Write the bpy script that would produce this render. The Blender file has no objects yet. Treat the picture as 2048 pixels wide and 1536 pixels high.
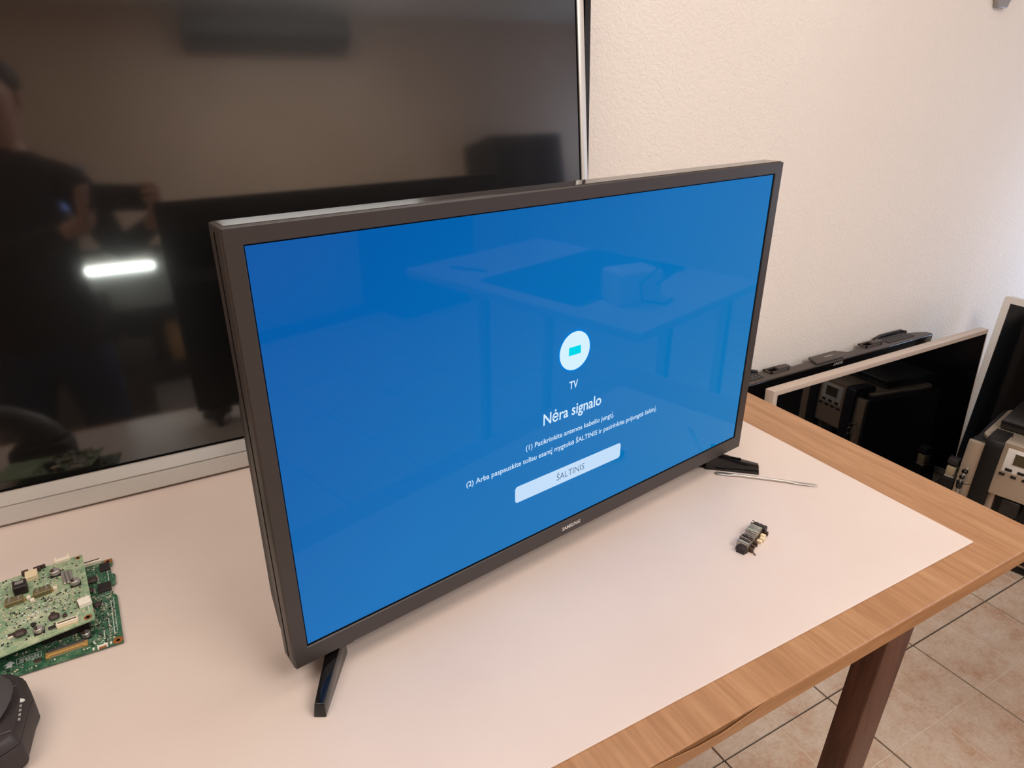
import bpy, bmesh, math, random
from mathutils import Vector, Matrix, Euler

R = math.radians
scene = bpy.context.scene
COL = scene.collection

# ------------------------------------------------------------------ camera
ZT = 0.75                       # height of the table surface
cam_d = bpy.data.cameras.new('camera')
cam = bpy.data.objects.new('camera', cam_d)
COL.objects.link(cam)
cam_d.sensor_fit = 'HORIZONTAL'
cam_d.sensor_width = 36.0
cam_d.lens = 1359.378 / 2048 * 36.0
cam_d.clip_start = 0.02
YAW, PITCH, ROLL = 0.5133228, 0.4200454, 0.0016677
F = Vector((math.sin(YAW) * math.cos(PITCH), math.cos(YAW) * math.cos(PITCH), -math.sin(PITCH)))
RT = F.cross(Vector((0, 0, 1))).normalized()
UP = RT.cross(F)
c, s = math.cos(ROLL), math.sin(ROLL)
RX, UX = c * RT + s * UP, -s * RT + c * UP
M = Matrix((RX, UX, -F)).transposed().to_4x4()
M.translation = Vector((-0.0589911, -0.5420655, 1.3142627))
cam.matrix_world = M
scene.camera = cam

# ------------------------------------------------------------------ world, lights, exposure
world = bpy.data.worlds.new('world')
scene.world = world
world.use_nodes = True
bg = world.node_tree.nodes['Background']
bg.inputs[0].default_value = (0.55, 0.68, 1.0, 1)
bg.inputs[1].default_value = 0.6

def area(name, loc, rot, sx, sy, power, col):
    l = bpy.data.lights.new(name, 'AREA')
    l.shape = 'RECTANGLE'
    l.size, l.size_y = sx, sy
    l.energy = power
    l.color = col
    o = bpy.data.objects.new(name, l)
    o.location = loc
    o.rotation_euler = rot
    COL.objects.link(o)
    return o

WARM = (1.0, 0.985, 0.95)
LAMP_A = (0.7, -0.14, 2.62)
LAMP_B = (1.0, -1.75, 2.62)
LAMP_FILL = (-1.0, -0.55, 2.62)  # added lamp, lifts the dark left part of the table
area('ceiling_lamp_light', (LAMP_A[0], LAMP_A[1], LAMP_A[2] - 0.03), (0, 0, 0), 1.2, 1.2, 8.5, WARM)
area('ceiling_lamp_light', (LAMP_B[0], LAMP_B[1], LAMP_B[2] - 0.03), (0, 0, 0), 1.2, 1.2, 42, WARM)
area('ceiling_lamp_light', (LAMP_FILL[0], LAMP_FILL[1], LAMP_FILL[2] - 0.03), (0, 0, 0), 1.2, 1.2, 11.5, WARM)  # unseen fill for the table's left side
area('window_daylight', (3.57, -2.5, 1.75), (0, R(90), 0), 0.9, 0.5, 20, (0.50, 0.68, 1.0))
area('window_daylight', (3.57, 0.23, 0.80), (0, R(90), 0), 0.45, 0.4, 12, (0.45, 0.68, 1.0))

scene.view_settings.view_transform = 'Standard'
scene.view_settings.look = 'None'
scene.view_settings.gamma = 1.0
scene.view_settings.use_curve_mapping = False
scene.view_settings.exposure = 0.02

# ------------------------------------------------------------------ materials
def lin(r, g, b):
    f = lambda v: (v / 255 / 12.92) if v / 255 <= 0.04045 else ((v / 255 + 0.055) / 1.055) ** 2.4
    return (f(r), f(g), f(b), 1)

MATS = {}
def mat(name, col, rough=0.5, metal=0.0, spec=0.5, coat=0.0, emit=None, estr=0.0, ior=None):
    m = bpy.data.materials.new(name)
    m.use_nodes = True
    p = m.node_tree.nodes['Principled BSDF']
    p.inputs['Base Color'].default_value = col
    p.inputs['Roughness'].default_value = rough
    p.inputs['Metallic'].default_value = metal
    p.inputs['Specular IOR Level'].default_value = spec
    p.inputs['Coat Weight'].default_value = coat
    if ior: p.inputs['IOR'].default_value = ior
    if emit:
        p.inputs['Emission Color'].default_value = emit
        p.inputs['Emission Strength'].default_value = estr
    MATS[name] = m
    return m

class N:
    """small node helper on an existing material"""
    def __init__(self, m):
        self.m = m; self.t = m.node_tree; self.p = self.t.nodes['Principled BSDF']
    def add(self, kind, **kw):
        n = self.t.nodes.new(kind)
        for k, v in kw.items():
            if k in n.inputs: n.inputs[k].default_value = v
            else: setattr(n, k, v)
        return n
    def link(self, a, b): self.t.links.new(a, b)
    def coords(self, which='Object', scale=(1, 1, 1), rot=(0, 0, 0)):
        mp = self.add('ShaderNodeMapping')
        mp.inputs['Scale'].default_value = scale
        mp.inputs['Rotation'].default_value = rot
        if which == 'World':
            g = self.add('ShaderNodeNewGeometry'); self.link(g.outputs['Position'], mp.inputs['Vector'])
        else:
            tc = self.add('ShaderNodeTexCoord'); self.link(tc.outputs[which], mp.inputs['Vector'])
        return mp.outputs['Vector']
    def noise(self, vec, scale, detail=4, rough=0.5):
        n = self.add('ShaderNodeTexNoise')
        n.inputs['Scale'].default_value = scale; n.inputs['Detail'].default_value = detail
        n.inputs['Roughness'].default_value = rough
        self.link(vec, n.inputs['Vector']); return n.outputs['Fac']
    def ramp(self, fac, stops):
        r = self.add('ShaderNodeValToRGB')
        e = r.color_ramp.elements
        while len(e) < len(stops): e.new(0.5)
        for i, (p, c_) in enumerate(stops):
            e[i].position = p; e[i].color = c_
        self.link(fac, r.inputs['Fac']); return r.outputs['Color']
    def mix(self, fac, a, b, mode='MIX'):
        x = self.add('ShaderNodeMix', data_type='RGBA', blend_type=mode)
        if isinstance(fac, (int, float)): x.inputs[0].default_value = fac
        else: self.link(fac, x.inputs[0])
        for v, i in ((a, 6), (b, 7)):
            if isinstance(v, (tuple, list)): x.inputs[i].default_value = v
            else: self.link(v, x.inputs[i])
        return x.outputs[2]
    def base(self, col): self.link(col, self.p.inputs['Base Color'])
    def rough(self, fac, lo, hi):
        r = self.add('ShaderNodeMapRange')
        r.inputs['To Min'].default_value = lo; r.inputs['To Max'].default_value = hi
        self.link(fac, r.inputs['Value']); self.link(r.outputs[0], self.p.inputs['Roughness'])
    def bump(self, h, strength, dist):
        b = self.add('ShaderNodeBump')
        b.inputs['Strength'].default_value = strength; b.inputs['Distance'].default_value = dist
        self.link(h, b.inputs['Height']); self.link(b.outputs[0], self.p.inputs['Normal'])

# plaster
m = mat('plaster', lin(237, 227, 219), 0.85, spec=0.25); n = N(m)
v = n.coords('World')
big = n.noise(v, 1.3, 3)
fine = n.noise(v, 145, 4, 0.65)
n.base(n.ramp(big, [(0.3, lin(241, 230, 219)), (0.7, lin(246, 236, 226))]))
n.bump(fine, 0.55, 0.004)
m = mat('plaster_back', lin(224, 206, 190), 0.9); n = N(m)
n.base(n.ramp(n.noise(n.coords('World'), 1.5, 3), [(0.3, lin(216, 188, 164)), (0.7, lin(228, 202, 180))]))
m = mat('ceiling_paint', lin(232, 222, 208), 0.95); n = N(m)
n.bump(n.noise(n.coords('World'), 90, 3), 0.2, 0.002)

# white laminate
m = mat('white_laminate', lin(236, 222, 214), 0.34, spec=0.45); n = N(m)
v = n.coords('World')
n.base(n.ramp(n.noise(v, 4.5, 4), [(0.3, lin(211, 191, 180)), (0.7, lin(218, 200, 189))]))
n.rough(n.noise(v, 14, 4), 0.26, 0.42)
m = mat('white_laminate_edge', lin(240, 228, 218), 0.5)

# wood veneer, grain along Y
def wood(name, cols, rough, scale=(38, 2.2, 38), rot=(0, 0, 0)):
    m = mat(name, cols[1], rough, spec=0.4); n = N(m)
    v = n.coords('World', scale, rot)
    a = n.noise(v, 2.2, 5, 0.62)
    v2 = n.coords('World', (scale[0] * 3, scale[1] * 2.2, scale[2] * 3), rot)
    b = n.noise(v2, 2.5, 3, 0.6)
    base = n.ramp(a, [(0.28, cols[0]), (0.5, cols[1]), (0.74, cols[2])])
    fl = n.ramp(b, [(0.35, (0.80, 0.78, 0.74, 1)), (0.62, (1, 1, 1, 1))])
    n.base(n.mix(0.7, base, fl, 'MULTIPLY'))
    n.bump(b, 0.12, 0.0006)
    return m
wood('oak_veneer', (lin(158, 112, 76), lin(172, 126, 88), lin(187, 143, 105)), 0.36, (26, 2.4, 26), (0, 0, R(6)))
wood('oak_edge', (lin(150, 100, 60), lin(168, 118, 74), lin(182, 134, 90)), 0.42, (3, 30, 40))
wood('dark_wood', (lin(66, 38, 28), lin(88, 54, 40), lin(106, 68, 52)), 0.42, (40, 40, 3))
mat('wood_core', lin(186, 144, 100), 0.8)

# floor tiles
def tile_mat(name, c0, c1, c2):
    m = mat(name, c1, 0.45, spec=0.4); n = N(m)
    v = n.coords('World')
    a = n.noise(v, 11, 8, 0.75)
    b = n.noise(v, 130, 5, 0.7)
    base = n.ramp(a, [(0.32, c0), (0.5, c1), (0.68, c2)])
    sp = n.ramp(b, [(0.3, (0.66, 0.62, 0.58, 1)), (0.55, (1, 1, 1, 1))])
    n.base(n.mix(0.5, base, sp, 'MULTIPLY'))
    n.bump(b, 0.3, 0.0015)
    n.rough(a, 0.35, 0.55)
tile_mat('tile_stone', lin(196, 152, 122), lin(217, 194, 173), lin(226, 210, 195))
mat('tile_joint', lin(222, 204, 186), 0.75)
mat('grout', lin(62, 50, 42), 0.9)

# plastics, metals
def plastic(name, col, rough, spec=0.5, ns=220, bs=0.08):
    m = mat(name, col, rough, spec=spec); n = N(m)
    v = n.coords('Object')
    n.rough(n.noise(v, 30, 3), rough * 0.88, rough * 1.12)
    n.bump(n.noise(v, ns * 4, 2), bs, 0.0003)
    return m
plastic('bezel_satin', lin(54, 47, 45), 0.42)
plastic('trim_gloss', lin(50, 43, 40), 0.07, bs=0.0)
plastic('gloss_black', lin(16, 14, 14), 0.1, bs=0.0)
plastic('satin_black', lin(30, 27, 27), 0.32)
plastic('machine_black', lin(14, 12, 12), 0.5, spec=0.35)
plastic('matt_black', lin(34, 31, 31), 0.6)
plastic('soft_black', lin(48, 41, 41), 0.55, bs=0.25)
plastic('back_black', lin(18, 17, 17), 0.5)
plastic('rubber_black', lin(22, 21, 22), 0.7)
plastic('dark_grey', lin(70, 66, 66), 0.45)
plastic('ledge_grey', lin(76, 66, 60), 0.48)
plastic('cream_plastic', lin(226, 204, 168), 0.4)
plastic('white_plastic', lin(236, 228, 214), 0.4)
plastic('grey_bezel', lin(196, 178, 164), 0.36)
plastic('silver_bezel', lin(226, 220, 214), 0.3)
plastic('ivory_connector', lin(232, 218, 196), 0.45)
mat('void_black', lin(4, 4, 4), 0.9, spec=0.1)
m = mat('brushed_silver', lin(208, 203, 197), 0.34, metal=0.35); n = N(m)
n.rough(n.noise(n.coords('Object', (4, 300, 4)), 3, 3), 0.28, 0.42)
m = mat('silver_paint', lin(186, 170, 152), 0.38, metal=0.55); n = N(m)
n.rough(n.noise(n.coords('Object'), 60, 2), 0.34, 0.42)
mat('steel', lin(196, 190, 184), 0.34, metal=0.85)
mat('tin', lin(172, 160, 148), 0.32, metal=0.7)
mat('dark_tin', lin(84, 66, 56), 0.42, metal=0.6)
mat('aluminium', lin(196, 186, 182), 0.35, metal=0.8)
mat('gold', lin(206, 160, 96), 0.4, metal=0.5)
mat('copper', lin(170, 104, 56), 0.45, metal=0.4)
mat('solder', lin(200, 204, 190), 0.3, metal=0.7)
mat('chip_black', lin(36, 27, 26), 0.45)
mat('chip_brown', lin(62, 44, 38), 0.5)
mat('olive_metal', lin(128, 116, 84), 0.38, metal=0.5)
mat('ink_white', lin(225, 225, 220), 0.6)
mat('logo_silver', lin(226, 220, 216), 0.35, metal=0.2)
mat('logo_grey', lin(150, 146, 144), 0.4)
def pcb(name, c0, c1, c2, rough):
    m = mat(name, c1, rough, spec=0.55); n = N(m)
    v = n.coords('Object')
    a = n.noise(v, 42, 4, 0.6)
    vo = n.add('ShaderNodeTexVoronoi', feature='DISTANCE_TO_EDGE'); vo.inputs['Scale'].default_value = 95
    n.link(v, vo.inputs['Vector'])
    br = n.add('ShaderNodeTexBrick'); br.inputs['Scale'].default_value = 210; br.offset = 0.35
    br.inputs['Mortar Size'].default_value = 0.035
    br.inputs['Color1'].default_value = (0.0, 0.0, 0.0, 1); br.inputs['Color2'].default_value = (0.45, 0.45, 0.45, 1)
    br.inputs['Mortar'].default_value = (1, 1, 1, 1)
    n.link(v, br.inputs['Vector'])
    base = n.ramp(a, [(0.34, c0), (0.52, c1), (0.66, c2)])
    base = n.mix(n.ramp(vo.outputs['Distance'], [(0.02, (0.5, 0.5, 0.5, 1)), (0.06, (0, 0, 0, 1))]), base, c2)
    bw = n.add('ShaderNodeMath', operation='MULTIPLY'); bw.inputs[1].default_value = 0.32
    n.link(br.outputs['Color'], bw.inputs[0])
    n.base(n.mix(bw.outputs[0], base, c2))
    return m
pcb('pcb_pale', lin(78, 126, 92), lin(136, 160, 124), lin(186, 190, 156), 0.26)  # paled overall: the upper board's sheen and dust are in the colour
pcb('pcb_dark', lin(16, 66, 44), lin(28, 84, 58), lin(96, 130, 100), 0.32)
mat('pcb_edge', lin(150, 150, 96), 0.6)

# television panels
m = mat('panel_semigloss', lin(6, 5, 5), 0.30, spec=0.18, coat=1.0); n = N(m)
n.p.inputs['Coat Roughness'].default_value = 0.058; n.p.inputs['Coat IOR'].default_value = 1.95
m = mat('panel_mirror', lin(5, 5, 7), 0.02, spec=0.7)
m = mat('panel_gloss', lin(9, 8, 8), 0.12, spec=0.5)
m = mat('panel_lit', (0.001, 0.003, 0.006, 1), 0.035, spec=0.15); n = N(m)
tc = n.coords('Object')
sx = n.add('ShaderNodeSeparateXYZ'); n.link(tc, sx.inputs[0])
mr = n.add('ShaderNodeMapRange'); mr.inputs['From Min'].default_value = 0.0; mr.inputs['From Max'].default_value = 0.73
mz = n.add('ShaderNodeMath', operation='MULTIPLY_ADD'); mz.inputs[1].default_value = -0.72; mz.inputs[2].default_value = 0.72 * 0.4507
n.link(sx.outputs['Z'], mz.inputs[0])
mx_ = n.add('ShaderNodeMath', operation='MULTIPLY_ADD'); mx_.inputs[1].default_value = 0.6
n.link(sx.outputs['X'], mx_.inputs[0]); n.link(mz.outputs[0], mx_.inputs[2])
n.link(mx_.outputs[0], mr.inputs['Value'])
n.link(n.ramp(mr.outputs[0], [(0.0, lin(0, 84, 163)), (0.45, lin(0, 109, 181)), (1.0, lin(0, 119, 183))]), n.p.inputs['Emission Color'])  # picture gradient; the sheet's reflection low down is partly in the colour
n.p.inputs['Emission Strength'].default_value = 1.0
mat('glyph_white', (0, 0, 0, 1), 0.5, spec=0, emit=lin(214, 236, 255), estr=1.0)
mat('glyph_disc', (0, 0, 0, 1), 0.5, spec=0, emit=lin(212, 240, 255), estr=1.0)
mat('glyph_cyan', (0, 0, 0, 1), 0.5, spec=0, emit=lin(0, 214, 232), estr=1.0)
mat('glyph_button', (0, 0, 0, 1), 0.5, spec=0, emit=lin(196, 222, 250), estr=1.0)
mat('glyph_dark', lin(70, 90, 120), 0.5, spec=0, emit=lin(66, 92, 130), estr=0.6)
mat('glyph_halo', (0, 0, 0, 1), 0.5, spec=0, emit=lin(0, 124, 214), estr=1.0)
mat('lamp_diffuser', lin(250, 244, 236), 0.6, emit=(1.0, 0.88, 0.76, 1), estr=0.8)
mat('tube_lit', (1, 1, 1, 1), 0.4, emit=(0.92, 1.0, 0.93, 1), estr=55.0)
mat('monitor_lit', (0.02, 0.02, 0.02, 1), 0.3, emit=(0.30, 0.45, 1.0, 1), estr=2.2)
mat('lcd', lin(70, 60, 40), 0.15)
m = mat('window_glass', (1, 1, 1, 1), 0.0); m.node_tree.nodes['Principled BSDF'].inputs['Transmission Weight'].default_value = 1.0
plastic('cloth_dark', lin(46, 40, 42), 0.9, spec=0.1, bs=0.4)
plastic('denim', lin(52, 58, 78), 0.9, spec=0.1, bs=0.4)
plastic('skin', lin(196, 148, 122), 0.55, bs=0.05)
plastic('hair', lin(44, 32, 26), 0.7, bs=0.5)
plastic('carton', lin(168, 132, 92), 0.8)

# ------------------------------------------------------------------ mesh helpers
def obj(name, me, material, parent=None, loc=None, rot=None):
    o = bpy.data.objects.new(name, me)
    COL.objects.link(o)
    if material is not None and len(me.materials) == 0:
        for mm in ([material] if isinstance(material, str) else material):
            me.materials.append(MATS[mm])
    if parent is not None: o.parent = parent
    if loc is not None: o.location = loc
    if rot is not None: o.rotation_euler = rot
    return o

def tag(o, label, cat, group=None):
    o['label'] = label; o['category'] = cat
    if group: o['group'] = group
    return o

def struct(o):
    o['kind'] = 'structure'; return o

def thing(name, label, cat, loc=(0, 0, 0), rot=(0, 0, 0), group=None):
    o = bpy.data.objects.new(name, None)
    o.empty_display_size = 0.05
    COL.objects.link(o)
    o.location = loc; o.rotation_euler = rot
    return tag(o, label, cat, group)

def finish(bm, name, smooth=False, angle=35):
    bmesh.ops.recalc_face_normals(bm, faces=bm.faces[:])
    me = bpy.data.meshes.new(name)
    if smooth:
        for f in bm.faces: f.smooth = True
        for e in bm.edges:
            if len(e.link_faces) == 2 and e.calc_face_angle(0) > R(angle): e.smooth = False
    bm.to_mesh(me); bm.free()
    return me

def add_box(bm, lo, hi, bevel=0.0, seg=2, mx=None, mi=0):
    r = bmesh.ops.create_cube(bm, size=1.0)
    vs = r['verts']
    for v in vs:
        v.co = Vector([(lo[i] + hi[i]) / 2 + v.co[i] * (hi[i] - lo[i]) for i in range(3)])
    fs = set(f for v in vs for f in v.link_faces)
    for f in fs: f.material_index = mi
    if bevel > 0:
        es = list(set(e for v in vs for e in v.link_edges))
        rr = bmesh.ops.bevel(bm, geom=es, offset=bevel, segments=seg, profile=0.5, affect='EDGES')
        vs = list(set(vs) & set(v for v in bm.verts)) if False else list(set(v for f in rr['faces'] for v in f.verts) | set(v for v in vs if v.is_valid))
        for f in rr['faces']: f.material_index = mi
    if mx is not None:
        bmesh.ops.transform(bm, matrix=mx, verts=[v for v in vs if v.is_valid])
    return vs

def box(name, lo, hi, material, parent=None, bevel=0.0, seg=2, loc=None, rot=None):
    bm = bmesh.new(); add_box(bm, lo, hi, bevel, seg)
    return obj(name, finish(bm, name, bevel > 0, 60 if seg > 1 else 35), material, parent, loc, rot)

def add_prism(bm, poly, z0, z1, mx=None, top_inset=None):
    """poly in XY, extruded z0..z1; mx remaps"""
    b = [bm.verts.new((x, y, z0)) for x, y in poly]
    tp = top_inset or poly
    t = [bm.verts.new((x, y, z1)) for x, y in tp]
    bm.faces.new(list(reversed(b))); bm.faces.new(t)
    k = len(poly)
    for i in range(k):
        bm.faces.new((b[i], b[(i + 1) % k], t[(i + 1) % k], t[i]))
    if mx is not None: bmesh.ops.transform(bm, matrix=mx, verts=b + t)
    return b + t

def bevel_all(bm, w, seg=2, ang=25):
    es = [e for e in bm.edges if len(e.link_faces) == 2 and e.calc_face_angle(0) > R(ang)]
    bmesh.ops.bevel(bm, geom=es, offset=w, segments=seg, profile=0.5, affect='EDGES', clamp_overlap=True)

def prism(name, poly, z0, z1, material, parent=None, bevel=0.0, mx=None, loc=None, rot=None, seg=2, top_inset=None):
    bm = bmesh.new(); add_prism(bm, poly, z0, z1, mx, top_inset)
    if bevel: bmesh.ops.recalc_face_normals(bm, faces=bm.faces[:]); bevel_all(bm, bevel, seg)
    return obj(name, finish(bm, name, bevel > 0, 50), material, parent, loc, rot)

def add_tube(bm, pts, rad, seg=12, caps=True):
    pts = [Vector(p) for p in pts]
    rads = rad if isinstance(rad, (list, tuple)) else [rad] * len(pts)
    rings = []
    prev = None
    for i, p in enumerate(pts):
        d = (pts[min(i + 1, len(pts) - 1)] - pts[max(i - 1, 0)]).normalized()
        ref = prev if prev is not None else (Vector((0, 0, 1)) if abs(d.z) < 0.9 else Vector((1, 0, 0)))
        a = (ref - d * ref.dot(d)).normalized(); prev = a
        b = d.cross(a)
        rings.append([bm.verts.new(p + (a * math.cos(2 * math.pi * k / seg) + b * math.sin(2 * math.pi * k / seg)) * rads[i]) for k in range(seg)])
    for i in range(len(rings) - 1):
        for k in range(seg):
            bm.faces.new((rings[i][k], rings[i][(k + 1) % seg], rings[i + 1][(k + 1) % seg], rings[i + 1][k]))
    if caps:
        bm.faces.new(list(reversed(rings[0]))); bm.faces.new(rings[-1])

def tube(name, pts, rad, material, parent=None, seg=12):
    bm = bmesh.new(); add_tube(bm, pts, rad, seg)
    return obj(name, finish(bm, name, True, 50), material, parent)

def lathe(name, prof, material, parent=None, seg=24, loc=None, rot=None):
    bm = bmesh.new()
    rings = []
    for r_, z in prof:
        rings.append([bm.verts.new((r_ * math.cos(2 * math.pi * k / seg), r_ * math.sin(2 * math.pi * k / seg), z)) for k in range(seg)])
    for i in range(len(rings) - 1):
        for k in range(seg):
            bm.faces.new((rings[i][k], rings[i][(k + 1) % seg], rings[i + 1][(k + 1) % seg], rings[i + 1][k]))
    bm.faces.new(list(reversed(rings[0]))); bm.faces.new(rings[-1])
    return obj(name, finish(bm, name, True, 40), material, parent, loc, rot)

def ring_frame(bm, x0, x1, z0, z1, bl, br, bb, bt, y0, y1):
    """rectangular frame in XZ with depth y0..y1"""
    o = [(x0, z0), (x1, z0), (x1, z1), (x0, z1)]
    i = [(x0 + bl, z0 + bb), (x1 - br, z0 + bb), (x1 - br, z1 - bt), (x0 + bl, z1 - bt)]
    vs = {}
    for nm, pl in (('o', o), ('i', i)):
        for k, (x, z) in enumerate(pl):
            for yy, ynm in ((y0, 'f'), (y1, 'b')): vs[nm, k, ynm] = bm.verts.new((x, yy, z))
    for k in range(4):
        l = (k + 1) % 4
        bm.faces.new((vs['o', k, 'f'], vs['o', l, 'f'], vs['i', l, 'f'], vs['i', k, 'f']))
        bm.faces.new((vs['o', k, 'b'], vs['i', k, 'b'], vs['i', l, 'b'], vs['o', l, 'b']))
        bm.faces.new((vs['o', k, 'f'], vs['o', k, 'b'], vs['o', l, 'b'], vs['o', l, 'f']))
        bm.faces.new((vs['i', k, 'f'], vs['i', l, 'f'], vs['i', l, 'b'], vs['i', k, 'b']))

def frame(name, x0, x1, z0, z1, bl, br, bb, bt, y0, y1, material, parent=None, bevel=0.0, seg=2):
    bm = bmesh.new(); ring_frame(bm, x0, x1, z0, z1, bl, br, bb, bt, y0, y1)
    if bevel: bmesh.ops.recalc_face_normals(bm, faces=bm.faces[:]); bevel_all(bm, bevel, seg)
    return obj(name, finish(bm, name, bevel > 0, 50 if seg > 1 else 25), material, parent)

def text_mesh(name, body, material, parent, x0, x1, z, height_cap, y, flip=False, bold=0.0, extrude=0.0):
    """lettering lying in the parent's XZ plane (facing -Y), left x0 to right x1, baseline z"""
    cu = bpy.data.curves.new(name, 'FONT')
    cu.body = body; cu.size = 1.0; cu.offset = bold; cu.resolution_u = 3; cu.extrude = extrude
    t = bpy.data.objects.new(name, cu)
    COL.objects.link(t)
    dg = bpy.context.evaluated_depsgraph_get()
    me = bpy.data.meshes.new_from_object(t.evaluated_get(dg))
    COL.objects.unlink(t); bpy.data.objects.remove(t)
    xs = [v.co.x for v in me.vertices]
    if not xs: return None
    mn, mx_ = min(xs), max(xs)
    sx_ = (x1 - x0) / (mx_ - mn)
    sz_ = height_cap / 0.70
    for v in me.vertices:
        X = (v.co.x - mn) * sx_; Z = v.co.y * sz_
        if flip: v.co = (x1 - X, y - v.co.z, z - Z)
        else: v.co = (x0 + X, y - v.co.z, z + Z)
    me.materials.clear(); me.materials.append(MATS[material])
    return obj(name, me, material, parent)

def round_rect(x0, x1, z0, z1, r_, k=6):
    pts = []
    for cx, cz, a0 in ((x1 - r_, z1 - r_, 0), (x0 + r_, z1 - r_, 90), (x0 + r_, z0 + r_, 180), (x1 - r_, z0 + r_, 270)):
        for i in range(k + 1):
            a = R(a0 + 90 * i / k); pts.append((cx + r_ * math.cos(a), cz + r_ * math.sin(a)))
    return pts

def flat(name, poly, y, material, parent):
    """flat print in the XZ plane facing -Y"""
    bm = bmesh.new()
    f = bm.faces.new([bm.verts.new((x, y, z)) for x, z in poly])
    f.normal_update()
    if f.normal.y > 0: f.normal_flip()
    me = bpy.data.meshes.new(name); bm.to_mesh(me); bm.free()
    return obj(name, me, material, parent)

# ------------------------------------------------------------------ room
X0, X1, Y0, Y1, ZC = -2.3, 3.6, -3.05, 0.66, 2.65
struct(box('wall_back', (X0 - 0.1, Y1, 0), (X1 + 0.1, Y1 + 0.1, ZC), 'plaster'))
struct(box('wall_front', (X0 - 0.1, Y0 - 0.1, 0), (X1 + 0.1, Y0, ZC), 'plaster_back'))
struct(box('wall_left', (X0 - 0.1, Y0, 0), (X0, Y1, ZC), 'plaster_back'))
WINS = ((-2.8, -2.2, 1.25, 2.25), (-0.05, 0.5, 0.5, 1.1))      # two window openings in the right wall: y0, y1, z0, z1
bm = bmesh.new()
add_box(bm, (X1, Y0, 0), (X1 + 0.1, -2.8, ZC)); add_box(bm, (X1, -2.2, 0), (X1 + 0.1, -0.05, ZC)); add_box(bm, (X1, 0.5, 0), (X1 + 0.1, Y1, ZC))
for (a, b, lo, hi) in WINS:
    add_box(bm, (X1, a, 0), (X1 + 0.1, b, lo)); add_box(bm, (X1, a, hi), (X1 + 0.1, b, ZC))
struct(obj('wall_right', finish(bm, 'wall_right'), 'plaster_back'))
for k, (a, b, lo, hi) in enumerate(WINS):
    win = bpy.data.objects.new('window_%d' % (k + 1), None); COL.objects.link(win); struct(win)
    bm = bmesh.new(); ring_frame(bm, a, b, lo, hi, 0.04, 0.04, 0.04, 0.04, 0, 0.05)
    bmesh.ops.transform(bm, matrix=Matrix(((0, 1, 0, X1 + 0.03), (1, 0, 0, 0), (0, 0, 1, 0), (0, 0, 0, 1))), verts=bm.verts[:])
    obj('window_frame', finish(bm, 'window_frame'), 'white_plastic', win)
    box('pane', (X1 + 0.05, a + 0.04, lo + 0.04), (X1 + 0.056, b - 0.04, hi - 0.04), 'window_glass', win)
struct(box('ceiling', (X0 - 0.1, Y0 - 0.1, ZC), (X1 + 0.1, Y1 + 0.1, ZC + 0.1), 'ceiling_paint'))
floor = struct(box('floor', (X0 - 0.1, Y0 - 0.1, -0.1), (X1 + 0.1, Y1 + 0.1, -0.006), 'grout'))

# floor tiles: each 33 cm tile is pressed with a shallow cross so that it reads as four
TS, GAP = 0.3285, 0.0045
bm = bmesh.new()
h_ = (TS - GAP) / 2
add_box(bm, (-h_, -h_, -0.006), (h_, h_, -0.0005), mi=1)
for sx_ in (-1, 1):
    for sy_ in (-1, 1):
        a, b = (0.0011, h_) if sx_ > 0 else (-h_, -0.0011)
        c0, d0 = (0.0011, h_) if sy_ > 0 else (-h_, -0.0011)
        t = 0.0007
        add_prism(bm, [(a, c0), (b, c0), (b, d0), (a, d0)], -0.0005, 0.0,
                  top_inset=[(a + t, c0 + t), (b - t, c0 + t), (b - t, d0 - t), (a + t, d0 - t)])
tile_me = finish(bm, 'tile')
tile_me.materials.append(MATS['tile_stone']); tile_me.materials.append(MATS['tile_joint'])
TX0, TY0 = 1.4770 - TS * 12, 0.0985 - TS * 9
random.seed(3)
i = 0
while TX0 + TS * (i + 0.5) < X1 + TS / 2:
    j = 0
    while TY0 + TS * (j + 0.5) < Y1 + TS / 2:
        x, y = TX0 + TS * (i + 0.5), TY0 + TS * (j + 0.5)
        if X0 - TS / 2 < x < X1 + 0.02 and Y0 - TS / 2 < y < Y1 + 0.02:
            o = obj('tile', tile_me, None, floor, (x, y, random.uniform(-0.0003, 0.0003)))
        j += 1
    i += 1

# baseboard along the back wall
struct(box('baseboard_back', (X0, Y1 - 0.012, 0.0), (X1, Y1, 0.07), 'tile_joint', None, 0.002))

# ------------------------------------------------------------------ the table
TXL, TXR, TYF, TYB, TH = -0.95, 0.953, -0.238, 0.615, 0.022
SH = 0.0025
tb = thing('work_table', 'brown wood veneer work table with dark square legs under the white sheet', 'table', (0, 0, 0))
TOPZ = ZT - SH
bm = bmesh.new()
# top board, the front-right corner knocked blunt
poly = [(TXL, TYF), (TXR - 0.010, TYF), (TXR, TYF + 0.012), (TXR + 0.004, TYB), (TXL, TYB)]
add_prism(bm, poly, TOPZ - TH, TOPZ)
bmesh.ops.recalc_face_normals(bm, faces=bm.faces[:]); bevel_all(bm, 0.0012, 1)
obj('tabletop', finish(bm, 'tabletop'), 'oak_veneer', tb)
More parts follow.
